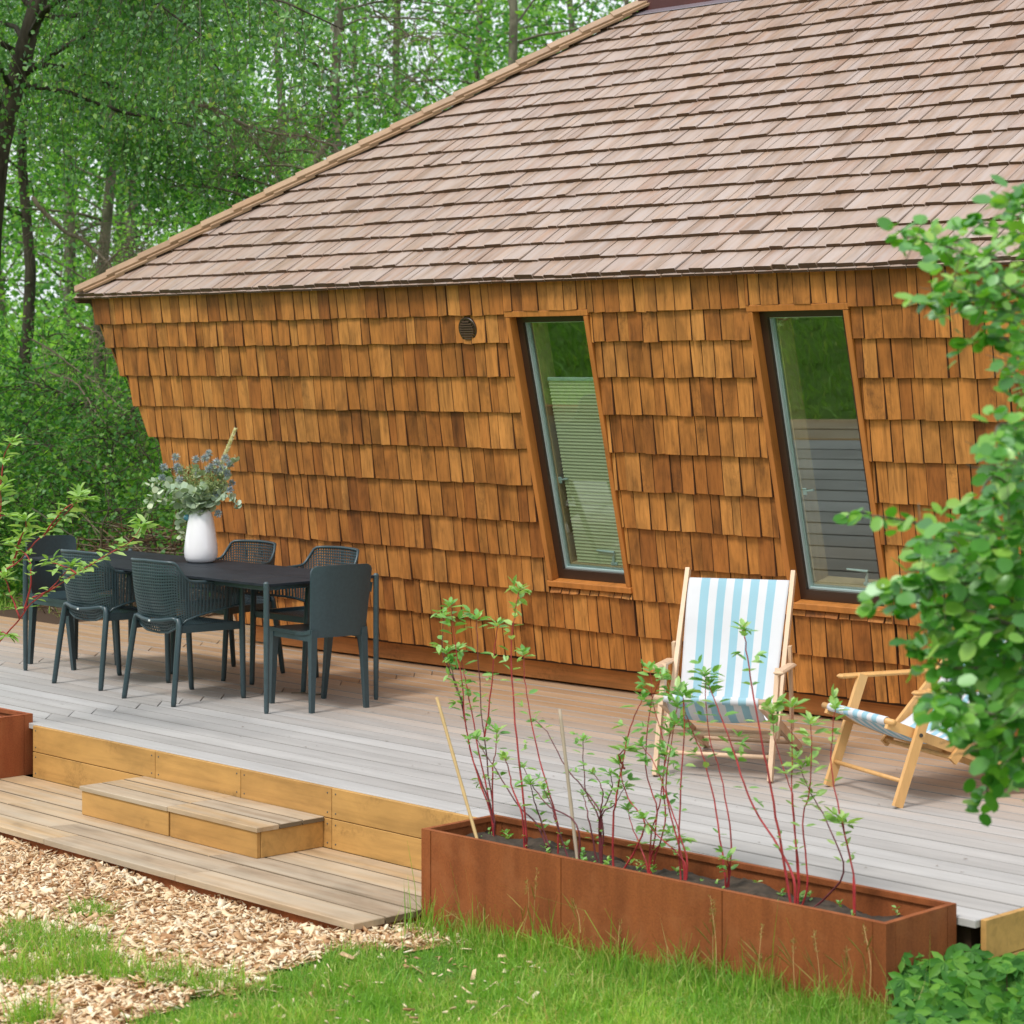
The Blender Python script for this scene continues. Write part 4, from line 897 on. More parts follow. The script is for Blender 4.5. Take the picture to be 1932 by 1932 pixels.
# ------------------------------------------------------------------ red-stemmed dogwoods in the right planter
c7 = lambda a, b_: (797 + a * .2253, 1123 + b_ * .2253)
c4 = lambda a, b_: (1159.4 + a * .39985, 1050.7 + b_ * .39985)
def dogwood(label, stems, yoff, leafmat_, group='dogwoods in the planter', leafsz=.05, planeY=6.70, basez=-.02, loc=None, dens=1.0, rad=.0034, dark=.3):
    t = thing('dogwood', label, 'shrub', group=group); LV = Leaves(); wb = MB(); base = None
    for si, st_ in enumerate(stems):
        cf, pts = st_[0], st_[1:]; P = []
        for k, (a, b_) in enumerate(pts):
            f = k / max(1, len(pts) - 1); P.append(atY(*cf(a, b_), planeY + yoff + (.05 * math.sin(si * 2.1 + 1)) * f))
        if basez is not None and basez - .02 < P[0][2] < .26:
            if base is None: P = [P[0] + np.array([0, 0, basez - .03 - P[0][2]])] + P
            else: P = [np.array([base[0] * .8 + P[0][0] * .2, base[1], basez - .03])] + P
        P = np.array(P); m = len(P); tt = np.linspace(0, 1, m * 4); Q = catm(P, tt); ln = np.concatenate([[0], np.cumsum(np.linalg.norm(np.diff(Q, axis=0), axis=1))]); tot = ln[-1]
        Q[1:-1] += rng.normal(0, .0012, (len(Q) - 2, 3))
        w = MB(); w.tube(Q, list(np.linspace(rad * 1.25, rad * .42, len(Q))), 6); w.obj('stem', M_REDD if random.random() < dark else M_RED, t, smooth=True)
        if base is None: base = P[0].copy()
        x = tot * .22
        while x < tot:
            i = np.searchsorted(ln, x) - 1; i = max(0, min(i, len(Q) - 2)); p = Q[i] + (Q[i + 1] - Q[i]) * (x - ln[i]) / (ln[i + 1] - ln[i] + 1e-9); d = unit(Q[i + 1] - Q[i])
            f = x / tot; prob = (.22 + .6 * f ** 1.2) * dens
            if random.random() < prob:
                az0 = random.uniform(0, math.pi); s0 = leafsz * 1.3 * (.38 + .62 * f) * random.uniform(.75, 1.15)
                for kk in (0, 1):
                    a = az0 + kk * math.pi; o = unit(np.array([math.cos(a), math.sin(a), 0]) + d * .5 * random.uniform(.4, 1.3)); pet = p + o * .010
                    LV.add(pet, unit(o + np.array([0, 0, random.uniform(-.35, .15)])), unit(np.array([0, 0, 1.0]) + o * .3 + rng.normal(0, .25, 3)), s0, s0 * random.uniform(.48, .58))
                    if random.random() < .35 * f:      # small side shoot
                        q = pet + o * .025 + np.array([0, 0, .02]); 
                        for _ in range(3): oo = unit(rng.normal(0, 1, 3) + o); LV.add(q, oo, unit(np.array([0, 0, 1.0]) + rng.normal(0, .3, 3)), s0 * .75, s0 * .38)
            x += random.uniform(.030, .060) if f > .55 else random.uniform(.05, .10)
        d = unit(Q[-1] - Q[-3])                     # terminal tuft
        for kk in range(7):
            a = kk * 2.4 + random.random(); up = .15 + kk * .16; o = unit(np.array([math.cos(a), math.sin(a), 0]) + d * up); s0 = leafsz * 1.3 * random.uniform(.7, 1.05) * (1 - kk * .05)
            LV.add(Q[-1] - d * (.022 * (1 - kk / 7)), o, unit(np.array([0, 0, 1.0]) + o * .4), s0, s0 * .5)
    for a in range(len(LV.P)): LV.P[a] = LV.P[a] - base
    LV.off = base; LV.parts('leaf', leafmat_, t, 150)
    LV.obj('leaves', leafmat_, t, kind_='stuff')
    for ch in t.children:
        if ch.name.startswith('stem'): ch.location = -Vector(base)
    t.location = Vector(base)
    return t
dogwood('dogwood at the left end of the planter, tall and dense with six red stems', [
    (c7, (600, 1900), (585, 1750), (520, 1200), (495, 980), (460, 380), (455, 170)), (c7, (518, 1190), (560, 950), (600, 500), (632, 230)), (c7, (585, 1880), (430, 1400), (360, 1080), (330, 700), (280, 450), (232, 60)),
    (c7, (570, 1800), (470, 1300), (380, 800), (340, 620), (300, 430)), (c7, (575, 1780), (420, 1370), (320, 870), (240, 620), (200, 460)), (c7, (585, 1500), (610, 1340), (628, 1125)), (c7, (360, 1060), (330, 900), (255, 700), (170, 480), (180, 150))], .05, L_DOG)
dogwood('second dogwood from the left with one tall straight stem', [(c7, (865, 1900), (800, 1300), (760, 850), (742, 480), (762, 220), (812, -60)), (c7, (840, 1850), (760, 1640), (720, 1450), (680, 1340))], -.03, L_DOG2, rad=.004)
dogwood('dogwood leaning left over the deck in the middle-left of the planter', [(c7, (1130, 1900), (1000, 1450), (900, 1000), (855, 680), (850, 470)), (c7, (960, 1920), (800, 1760), (640, 1500), (540, 1350), (440, 1180)), (c7, (990, 1880), (930, 1700), (900, 1560))], .0, L_DOG)
dogwood('arching dark-stemmed dogwood just right of the left cane', [(c7, (1300, 1930), (1050, 1760), (910, 1570), (838, 1420)), (c7, (1120, 1900), (1080, 1760), (1010, 1600))], -.06, L_DOG, dark=1, leafsz=.034)
dogwood('twiggy dogwood beside the grey cane with crossing purple stems', [(c7, (1500, 1860), (1350, 1620), (1210, 1450), (1060, 1170), (930, 1040)), (c7, (1480, 1880), (1380, 1680), (1350, 1480), (1346, 1190)), (c7, (1480, 1900), (1560, 1700), (1590, 1600), (1570, 1480)), (c7, (1400, 1910), (1370, 1760), (1340, 1650)), (c7, (1490, 1880), (1510, 1680), (1480, 1560), (1420, 1480)), (c7, (1500, 1860), (1600, 1760), (1700, 1600))], .04, L_DOG, dark=1, leafsz=.036, dens=1.2)
dogwood('dogwood whose bent stem ends in a big leafy head left of the deck chair', [(c7, (1600, 1920), (1640, 1600), (1710, 1230), (1780, 1000), (1850, 850)), (c4, (100, 1380), (140, 1250), (60, 1130), (20, 960)), (c4, (50, 1000), (20, 940), (60, 900))], -.02, L_DOG, leafsz=.058, rad=.004)
dogwood('thicket of thin dogwood stems in front of the deck chair left leg', [(c4, (165, 1475), (175, 1300), (215, 1150), (235, 900), (185, 700), (165, 520)), (c4, (170, 1440), (200, 1200), (150, 1000), (170, 700), (230, 560)), (c4, (180, 1460), (240, 1250), (230, 1050), (260, 850), (290, 780)), (c4, (150, 1440), (90, 1290), (60, 1180)), (c4, (175, 1400), (280, 1330), (340, 1340))], .03, L_DOG, dens=1.35, leafsz=.050)
dogwood('dogwood with slanting stems below the deck chair canvas', [(c4, (325, 1450), (245, 1120), (268, 880), (300, 690)), (c4, (305, 1380), (320, 950), (330, 800), (322, 640)), (c4, (330, 1440), (200, 1310), (130, 1220)), (c4, (340, 1420), (270, 1200), (200, 1000), (120, 880))], -.04, L_DOG, dens=1.1)
dogwood('pair of dogwood stems crossing the middle of the striped canvas', [(c4, (520, 1490), (480, 1200), (430, 980), (380, 850), (335, 735), (320, 610)), (c4, (545, 1500), (548, 1300), (500, 1030), (445, 830), (425, 545)), (c4, (540, 1480), (530, 1420))], .02, L_DOG)
dogwood('tall forked dogwood with the highest tuft in front of the striped canvas', [(c4, (850, 1535), (780, 1380), (650, 1170), (590, 1000), (520, 800), (480, 700), (440, 590)), (c4, (790, 1390), (740, 1100), (690, 850), (650, 620), (620, 420), (606, 325))], -.02, L_DOG, rad=.0045, leafsz=.052)
dogwood('dogwood in front of the gap between the two deck chairs with large pale leaves', [(c4, (865, 1500), (840, 1150), (830, 1090), (760, 880), (745, 720)), (c4, (870, 1500), (842, 1200), (838, 900), (838, 690)), (c4, (910, 1540), (888, 1250), (920, 1100), (930, 900), (925, 770)), (c4, (1080, 1500), (1010, 1270), (920, 1100), (855, 935))], .04, L_DOG2, leafsz=.055, dens=1.15)
dogwood('last dogwood on the right, two thin stems before the second deck chair', [(c4, (1130, 1520), (1060, 1200), (1025, 1000), (1030, 800), (1048, 700)), (c4, (1125, 1500), (1085, 1290), (1075, 1230))], -.03, L_DOG2, leafsz=.05)
# left planter dogwood
cL = lambda a, b_: (a * .30006, 507.2 + b_ * .30006); cJ = lambda a, b_: (a * .4126, 797 + b_ * .4126)
dogwood('dogwood with bright leaves reaching in from the left edge over the chairs', [
    (cJ, (-60, 1060), (0, 1000), (90, 900), (150, 820), (350, 690), (500, 600), (600, 540), (650, 470)), (cJ, (-60, 760), (0, 690), (80, 640), (150, 560), (270, 450), (340, 370), (365, 330)),
    (cJ, (110, 860), (140, 740), (130, 620), (60, 560)), (cJ, (-50, 420), (0, 290), (20, 150), (60, 80)), (cJ, (-80, 500), (-20, 440), (40, 420)), (cJ, (200, 520), (290, 400), (400, 350)), (cJ, (-50, 850), (0, 700), (60, 640), (100, 520)),
    (cJ, (-60, 600), (-10, 480), (5, 380), (0, 300)), (cJ, (90, 900), (40, 760), (20, 700)), (cJ, (350, 690), (300, 660), (230, 640)), (cJ, (-40, 980), (10, 960), (40, 975)), (cJ, (60, 640), (90, 540), (120, 470), (110, 440)), (cJ, (150, 800), (230, 760), (330, 650))],
    0, L_DOG2, group='dogwoods in the left planter', leafsz=.072, planeY=6.93, basez=None, rad=.0045, dark=0, dens=1.6)
# canes
for (p0, p1, m_, lb) in (((899, 1580), (824, 1316), M_CANE, 'straight yellow bamboo cane leaning left at the near end of the planter'), ((1087, 1602), (1056, 1338), M_CANEG, 'greyish bamboo cane standing among the dogwoods')):
    a, b_ = atY(*p0, 6.64), atY(*p1, 6.70); a = a - (b_ - a) / (b_[2] - a[2]) * .1; w = MB()
    Q = [a + (b_ - a) * f for f in np.linspace(0, 1, 15)]; w.tube([q - a for q in Q], [.0068 if k % 3 else .0078 for k in range(15)], 8); w.obj('cane', m_, None, smooth=True, loc=tuple(a), label=lb, cat='cane', group='bamboo canes in the planter')
# weeds on the soil
LV = Leaves()
for _ in range(46):
    x = random.uniform(PX0 + .06, PX1 - .06); y = random.uniform(PY0 + .07, PY1 - .06); s0 = random.uniform(.012, .034)
    for k in range(random.randint(4, 9)):
        a = random.uniform(0, 6.28); o = np.array([math.cos(a), math.sin(a), random.uniform(.2, 1.2)]); LV.add(np.array([x, y, -.02 + random.uniform(0, .03)]), unit(o), unit(np.array([0, 0, 1]) + rng.normal(0, .3, 3)), s0, s0 * .6)
LV.obj('weeds', L_DOG, None, kind='oval')
tag(bpy.data.objects['weeds'], 'small weeds sprouting on the planter soil', kind='stuff')

# ------------------------------------------------------------------ vase and bouquet
VP = atZ(379, 1061, TZ); VX, VY = VP[0], VP[1]
vz = thing('vase', 'white glazed vase with a small pale blue glass knob on the dark table', 'vase', (VX, VY, TZ))
w = MB(); pr = [(.060, 0), (.078, .003), (.094, .014), (.103, .035), (.1065, .065), (.105, .10), (.099, .155), (.091, .21), (.083, .26), (.077, .295), (.070, .318), (.060, .332), (.050, .337), (.046, .336), (.044, .328), (.044, .25)]
w.lathe(pr, n=48, cap=False); o = smooth_by_angle(w.obj('body', M_WHITE, vz)); w = MB(); w.lathe([(.060, 0), (.0001, .0002)], n=48, cap=False); w.obj('foot', M_WHITE, vz)
cV = lambda a, b_: (253.6 + a * .15007, 797.1 + b_ * .15007)
dV = float((VP - CAM) @ FWD)
kp = atD(*cV(658, 1195), dV) - np.array([VX, VY, TZ]); w = MB(); w.lathe([(.021 * math.sin(a), -.021 * math.cos(a)) for a in np.linspace(.05, math.pi - .05, 14)], c=tuple(kp), n=20); w.obj('knob', M_TEAL, vz, smooth=True)
bq = thing('bouquet', 'bouquet of blue thistles, eucalyptus and one cream plume standing in the vase', 'bouquet', (VX, VY, TZ + .25)); B0 = np.array([VX, VY, TZ + .25]); mouth = np.array([0, 0, .06])
def loc(a, b_, dd=0.0): return atD(*cV(a, b_), dV + dd) - B0
stems = MB()
def stemto(p, r=.0016):
    m = mouth + rng.normal(0, .012, 3) * np.array([1, 1, 0]); c_ = m + np.array([p[0] * .25, p[1] * .25, abs(p[2] - m[2]) * .55]); Q = [(1 - f) ** 2 * m + 2 * f * (1 - f) * c_ + f * f * p for f in np.linspace(0, 1, 9)]
    stems.tube([np.array([0, 0, -.12])] + Q, [r * 1.3] + list(np.linspace(r * 1.3, r * .7, 9)), 5); return Q
th = [(520, 440), (540, 560), (560, 610), (370, 565), (350, 690), (570, 720), (770, 465), (935, 390), (885, 450), (820, 645), (970, 550), (1030, 500), (1035, 610), (1145, 455), (1205, 520), (1165, 640), (1115, 780), (1222, 765), (1205, 850), (1050, 1145), (1020, 890), (780, 680), (1100, 575), (930, 590)]
for (a, b_) in th:
    p = loc(a, b_, random.uniform(-.10, .12)); stemto(p) if b_ < 1000 else None; LV = Leaves(); n = 110; dirs = unit(rng.normal(0, 1, (n, 3)) + np.array([0, 0, .2]))
    R0 = random.uniform(.021, .027); LV.addn(p + dirs * R0 * .2, dirs, unit(rng.normal(0, 1, (n, 3))), rng.uniform(R0 * .8, R0 * 1.25, n), np.full(n, .0042))
    n = 16; dirs = unit(rng.normal(0, 1, (n, 3)) * np.array([1, 1, .25]) - np.array([0, 0, .12])); LV.addn(np.repeat(p[None] - np.array([0, 0, .006]), n, 0), dirs, np.repeat([[0, 0, 1.0]], n, 0), rng.uniform(.024, .038, n), np.full(n, .0045))
    LV.obj('thistle_head', L_THIS, bq, kind='oval')
LVe = Leaves(); LVf = Leaves()
def eucbranch(pts, r0=.036, r1=.019, step=.021):
    P = np.array([loc(a, b_, d_) for a, b_, d_ in pts]); Q = catm(P, np.linspace(0, 1, 24)); stems.tube(Q, list(np.linspace(.0018, .0009, 24)), 5); ln = np.concatenate([[0], np.cumsum(np.linalg.norm(np.diff(Q, axis=0), axis=1))]); x = .02
    while x < ln[-1]:
        i = max(0, min(np.searchsorted(ln, x) - 1, 22)); d = unit(Q[i + 1] - Q[i]); f = x / ln[-1]; r = (r0 + (r1 - r0) * f) * random.uniform(.8, 1.15); s = unit(np.cross(d, rng.normal(0, 1, 3)))
        for k in (-1, 1): LVe.add(Q[i] + s * k * .003, unit(s * k + d * .5), unit(d * .6 + rng.normal(0, .6, 3)), r * 1.9, r * 1.9)
        x += step * (1.15 - .35 * f)
for pts in ([(820, 1110, 0), (700, 960, -.05), (560, 870, -.08), (400, 830, -.1), (260, 900, -.1), (180, 1000, -.1), (150, 1120, -.1), (220, 1160, -.1)], [(820, 1110, 0), (640, 1040, .02), (480, 980, .02), (380, 960, 0), (330, 1020, 0)],
            [(830, 1100, 0), (650, 1080, .08), (590, 1180, .12), (575, 1290, .12), (600, 1350, .12), (600, 1440, .12)], [(850, 1110, 0), (1000, 1000, -.05), (1100, 900, -.06), (1200, 920, -.06), (1260, 980, -.06), (1310, 1060, -.06)],
            [(840, 1100, 0), (830, 950, -.1), (850, 830, -.1), (830, 780, -.1)], [(850, 1100, 0), (880, 980, -.09), (860, 930, -.1), (780, 960, -.1)], [(860, 1100, 0), (900, 800, .05), (800, 600, .05), (730, 570, .05)],
            [(880, 1100, 0), (1100, 700, .04), (1200, 520, .04), (1300, 430, .04)], [(800, 1100, 0), (480, 790, .02), (290, 740, .02), (180, 775, .02)], [(800, 1100, 0), (720, 930, -.1), (620, 860, -.12), (560, 840, -.1)], [(860, 1110, 0), (1060, 830, .0), (1130, 860, 0), (1170, 900, 0)],
            [(840, 1100, 0), (760, 1010, -.1), (790, 1060, -.12)]): eucbranch(pts, *((.044, .030) if pts[-1][0] in (830, 780, 560) else (.032, .018)))
for _ in range(150):
    a, b_ = random.uniform(470, 1230), random.uniform(560, 950)
    if abs(a - 840) > 420 - (b_ - 560) * .35: continue
    p = loc(a, b_, random.uniform(-.1, .12)); Q = stemto(p, .0009)
    for k in range(3, 9):
        for _2 in range(4): LVf.add(Q[k] + rng.normal(0, .004, 3), unit(rng.normal(0, 1, 3) + np.array([0, 0, .8])), rng.normal(0, 1, 3), random.uniform(.014, .034), random.uniform(.004, .010))
LVe.off = B0; LVe.parts('leaf', L_EUC, bq, 200, 'round', .05); LVe.obj('eucalyptus_leaves', L_EUC, bq, kind='round', fold=.05, kind_='stuff'); LVf.obj('filler_leaves', L_FILL, bq)
stems.obj('stems', plain('green stems', (.13, .19, .07), .6), bq, smooth=True)
LV = Leaves(); pa, pb = loc(1075, 570, -.02), loc(1268, 85, -.02); ax = unit(pb - pa); stemto(pa, .0015)
for f in np.linspace(0, 1, 420):
    p = pa + (pb - pa) * f; o = unit(rng.normal(0, 1, 3)); o = unit(o - ax * (o @ ax)); LV.add(p, unit(o * .75 + ax * .9), rng.normal(0, 1, 3), .030 * (1 - .4 * f), .006)
LV.obj('plume', L_PLUME, bq)
# ------------------------------------------------------------------ big shrub reaching in on the right
bush = thing('leafy_shrub', 'big round-leaved shrub in the right foreground hiding half of the second deck chair', 'shrub')
D0 = 5.9
def poly_in(poly, u, v):
    c = False; j = len(poly) - 1
    for i in range(len(poly)):
        if (poly[i][1] > v) != (poly[j][1] > v) and u < (poly[j][0] - poly[i][0]) * (v - poly[i][1]) / (poly[j][1] - poly[i][1]) + poly[i][0]: c = not c
        j = i
    return c
root = LD(1.75, D0 + .1, 0); root[2] = float(gz(root[0], root[1])); R = []
main = [[root, LD(1.72, D0, .6), LD(1.60, D0, 1.3), LD(1.55, D0, 2.1), LD(1.6, D0, 2.9)], [root + np.array([.05, 0, 0]), LD(1.9, D0 + .2, .7), LD(1.8, D0 + .2, 1.6), LD(1.9, D0 + .3, 2.6)], [root, LD(1.5, D0 - .1, .5), LD(1.42, D0 - .1, 1.0), LD(1.36, D0 - .1, 1.35)]]
w = MB(); anchors = []
for P in main:
    Q = catm(P, np.linspace(0, 1, 20)); w.tube(Q, list(np.linspace(.028, .009, 20)), 8); anchors += list(Q)
limbs = [[(2060, 640), (1960, 590), (1880, 520), (1800, 470), (1710, 445)], [(2060, 720), (1950, 600), (1880, 570), (1800, 560), (1752, 560)], [(2060, 800), (1960, 700), (1900, 640), (1850, 640)], [(2040, 880), (1950, 830), (1890, 800), (1875, 830)],
         [(2060, 1150), (1920, 1080), (1820, 1020), (1720, 985), (1640, 972)], [(2060, 1200), (1900, 1130), (1800, 1100), (1720, 1090), (1690, 1095)], [(2060, 1230), (1880, 1170), (1760, 1140), (1672, 1136)], [(2060, 1260), (1930, 1330), (1830, 1350), (1770, 1330)],
         [(2060, 1300), (1960, 1400), (1880, 1450), (1860, 1500)], [(2060, 1040), (1950, 960), (1880, 900), (1850, 930)], [(2060, 1120), (1930, 1240), (1800, 1260), (1740, 1230)], [(2050, 420), (1960, 400), (1920, 380)], [(2060, 520), (1980, 480), (1900, 430), (1840, 420)]]
LV = Leaves()
def twig_leaves(p, d, n, sz, spread=.4):
    for k in range(n):
        f = (k + .5) / n; q = p + d * .022 * k + rng.normal(0, .006, 3); s_ = unit(np.cross(d, np.array([0, 0, 1.0]) + rng.normal(0, .2, 3))) * (1 if k % 2 else -1)
        dd = unit(s_ * 1.0 + d * .6 + np.array([0, 0, -.25]) + rng.normal(0, spread, 3)); nn = unit(np.array([0, 0, 1.0]) - RGT * .1 - FWD * .55 + rng.normal(0, .45, 3)); s0 = sz * random.uniform(.7, 1.15); LV.add(q + dd * .006, dd, nn, s0, s0 * random.uniform(.66, .82))
for li, l in enumerate(limbs):
    P = np.array([atD(u, v, D0 + .25 * math.sin(li * 1.7) - .1 * k * (li % 2)) for k, (u, v) in enumerate(l)]); Q = catm(P, np.linspace(0, 1, 22)); w.tube([LD(1.66, D0 + .1, Q[0][2])] + list(Q), [.009] + list(np.linspace(.0075, .002, 22)), 6)
    for i in range(2, 22):
        if li < 4 or li > 10 or random.random() < .9:
            d = unit(Q[min(i + 1, 21)] - Q[i - 1]); twig_leaves(Q[i], d, 1 if i < 20 else 3, .050)
            if random.random() < .55:
                t_ = unit(d + rng.normal(0, .7, 3)); twig_leaves(Q[i] + t_ * .01, t_, random.randint(2, 4), .048)
masses = [([(1880, 640), (2000, 640), (2000, 940), (1880, 900), (1895, 800), (1875, 720)], 75), ([(1700, 440), (1760, 430), (1850, 420), (1932, 375), (2000, 380), (2000, 700), (1925, 690), (1900, 660), (1870, 620), (1800, 590), (1750, 540), (1770, 500), (1720, 470)], 250),
          ([(1905, 820), (1850, 850), (1885, 930), (1860, 960), (1790, 985), (1730, 1000), (1740, 1040), (1700, 1090), (1745, 1150), (1740, 1225), (1790, 1240), (1800, 1262), (1775, 1290), (1745, 1330), (1760, 1370), (1800, 1400), (1850, 1450), (1900, 1480), (2000, 1490), (2000, 820)], 800)]
for poly, n in masses:
    k = 0
    while k < n:
        u, v = random.uniform(1690, 2000), random.uniform(370, 1500)
        if not poly_in(poly, u, v): continue
        k += 1; d_ = D0 + random.uniform(-.35, .45); p = atD(u, v, d_); d = unit(-RGT * random.uniform(.2, 1) + rng.normal(0, .45, 3)); q = p - d * .04
        if k % 3 == 0: w.tube([p - d * .07, p - d * .03, p + d * .05], [.0016, .0014, .0008], 5)
        twig_leaves(q, d, 2, .056 if v > 900 else .045)
for (u, v) in ((1890, 1478), (1835, 1468), (1660, 975), (1640, 1128), (1652, 1140), (1905, 1440)): p = atD(u, v, D0); LV.add(p, unit(np.array([0, 0, -1]) - RGT * .4 + rng.normal(0, .2, 3)), unit(-FWD + rng.normal(0, .3, 3)), .045, .033)
w.obj('branches', M_BARK, bush, smooth=True, loc=tuple(-root))
for a in range(len(LV.P)): LV.P[a] = LV.P[a] - root
LV.off = root; LV.parts('leaf', L_BUSH, bush, 300, 'round', .10); LV.obj('leaves', L_BUSH, bush, kind='round', fold=.10, kind_='stuff')
bush.location = Vector(root)

# creeper with five-part leaves at the planter's right end
cr = thing('creeper', 'low dark creeper with five-part leaves at the right end of the rusty planter', 'plant'); LV = Leaves(); w = MB(); cb = atZ(1850, 1890, -.3)
cpoly = [(1745, 1735), (1790, 1760), (1850, 1790), (1932, 1800), (1990, 1800), (1990, 1960), (1700, 1960), (1690, 1900), (1700, 1870), (1720, 1840), (1690, 1800), (1700, 1770)]
sites = [(1745, 1755), (1705, 1800), (1690, 1790)]
while len(sites) < 150:
    u, v = random.uniform(1660, 1990), random.uniform(1745, 1950)
    if poly_in([(1740, 1760), (1860, 1800), (1990, 1800), (1990, 1960), (1690, 1960), (1700, 1850), (1715, 1830), (1690, 1800)], u, v): sites.append((u, v))
for (u, v) in sites:
    dd_ = float(np.interp(v, [1740, 1950], [8.2, 7.35])) + random.uniform(-.12, .12); p = atD(u, v, dd_); g = float(gz(p[0], p[1]))
    if p[2] < g + .03: p[2] = g + .03 + random.uniform(0, .04)
    w.tube([np.array([p[0] + random.uniform(-.06, .06), p[1] + random.uniform(-.02, .06), g - .01]), (p + np.array([0, 0, -.02])), p], [.0018, .0015, .001], 4)
    nn = unit(np.array([0, 0, .8]) - FWD * .9 + rng.normal(0, .35, 3)); a0 = unit(np.cross(nn, rng.normal(0, 1, 3))); b0 = np.cross(nn, a0); a0 = unit(-np.array([0, 0, 1.0]) + rng.normal(0, .5, 3)); a0 = unit(a0 - nn * (a0 @ nn)); b0 = np.cross(nn, a0); sz = random.uniform(.060, .095)
    for k, an in enumerate((-1.55, -.75, 0, .75, 1.55)):
        dd = a0 * math.cos(an) + b0 * math.sin(an); s0 = sz * (1 - .13 * abs(k - 2)); LV.add(p, dd, nn + rng.normal(0, .12, 3), s0, s0 * .48)
w.obj('stems', M_REDD, cr, loc=tuple(-cb), kind='stuff')
for a in range(len(LV.P)): LV.P[a] = LV.P[a] - cb
LV.off = cb; LV.parts('leaf', L_CREEP, cr, 300); LV.obj('leaves', L_CREEP, cr, fold=.10, kind_='stuff')
cr.location = Vector(cb)

# ------------------------------------------------------------------ grass
def blades(n, xf, hf, wd, lean=.5, name='grass', label='', mask=None, mat=None):
    X, Y = xf(n)
    if mask is not None: k = mask(X, Y); X, Y = X[k], Y[k]
    n = len(X); z = gz(X, Y) - .004; h = (hf(X, Y) + np.where(chipmask(X, Y), .035, 0)) * rng.lognormal(0, .38, n); az = rng.uniform(0, 6.283, n); ln = np.abs(rng.normal(0, lean, n)) * h; wv = wd * rng.uniform(.6, 1.3, n)
    dx, dy = np.cos(az), np.sin(az); fa_ = rng.uniform(0, 6.283, n); sx, sy = np.cos(fa_), np.sin(fa_); V = np.zeros((n, 6, 3))
    for k, (t, ww) in enumerate(((0, 1), (.55, .8))):
        for j, sg in enumerate((-1, 1)):
            V[:, k * 2 + j] = np.stack([X + dx * ln * t * t + sx * sg * wv * ww / 2, Y + dy * ln * t * t + sy * sg * wv * ww / 2, z + h * t * (1 - .10 * t)], -1)
    V[:, 4] = np.stack([X + dx * ln, Y + dy * ln, z + h * (1 - .35 * np.minimum(1, ln / h) ** 2)], -1); V[:, 5] = V[:, 4] + np.stack([dx, dy, 0 * dx], -1) * .001
    F = (np.arange(n)[:, None, None] * 6 + np.array([(0, 1, 3, 2), (2, 3, 5, 4)])).reshape(-1, 4)
    cl = .5 + .5 * np.sin(X * 4.1 + np.sin(Y * 3.3) * 2) * np.sin(Y * 5.3 + 1); v = np.clip(rng.beta(2, 2.4, n) * .85 + .30 * (cl - .35) + .10 * np.sin(X * 13 + Y * 9), 0.01, .999)
    return mk(name, new_mesh(name, V.reshape(-1, 3), F, mat or L_GRASS, var=np.repeat(v, 6)), kind='stuff', label=label, cat='grass')
def fr_xy(d0, d1, margin=1.06):
    def f(n):
        d = np.sqrt(rng.uniform(d0 * d0, d1 * d1, n)); la = rng.uniform(-.2247, .2247, n) * d * margin; return FWD[0] * d + RGT[0] * la, FWD[1] * d + RGT[1] * la
    return f
def free(X, Y):
    x, y = ndk(X, Y); on = ((y > -.89) & (X < -6.88) & (X > -13.5)) | ((y > -.02) & (x < .02) & (X > -13.5))
    pl = (X > PX0 - .01) & (X < PX1 + .01) & (Y > PY0 - .004) & (Y < PY1 + .01)
    return ~on & ~pl
def lawn(X, Y):
    ch = chipmask(X, Y); pt = patchy(X, Y); clump = .5 + .5 * np.sin(X * 9.3 + 2 * np.sin(Y * 7)) * np.sin(Y * 11.1 + X * 3)
    k = (~ch) | (rng.random(len(X)) < np.clip(pt * 2.6, 0, 1) * (.55 + .45 * clump))
    edge = np.where((~ch) & (X < -6.2), .35 + .65 * clump, 1.0)
    return free(X, Y) & k & (rng.random(len(X)) < edge)
blades(230000, fr_xy(6.9, 9.9), lambda X, Y: .036 + .017 * np.sin(X * 5 + 2 * np.sin(Y * 3)) * np.sin(Y * 6.5), .0045, .75, 'lawn_grass', 'short bright green lawn in the foreground', lawn)
def strip(n):
    t = rng.random(n); X = rng.uniform(-6.9, -4.35, n); Y = PY0 - .01 - np.abs(rng.normal(0, .10, n)); return X, Y
blades(6500, strip, lambda X, Y: .062 + .055 * (np.sin(X * 9) * np.sin(X * 23 + 1)) ** 2, .0048, .55, 'tall_grass', 'longer grass left uncut along the foot of the rusty planter', lambda X, Y: free(X, Y) & (rng.random(len(X)) < np.interp(X, [-6.9, -6.5, -4.3], [.12, .7, 1.0])))
def straw_xy(n): return fr_xy(6.9, 9.6)(n)
blades(9000, straw_xy, lambda X, Y: .038 + 0 * X, .0045, 1.3, 'dead_grass', 'dry straw-coloured blades lying in the lawn', lambda X, Y: lawn(X, Y) & (np.sin(X * 3.7 + 1) * np.sin(Y * 4.9) + .3 * np.sin(X * 17) > .05), L_STRAW)
tall = MB(); LVt = Leaves()
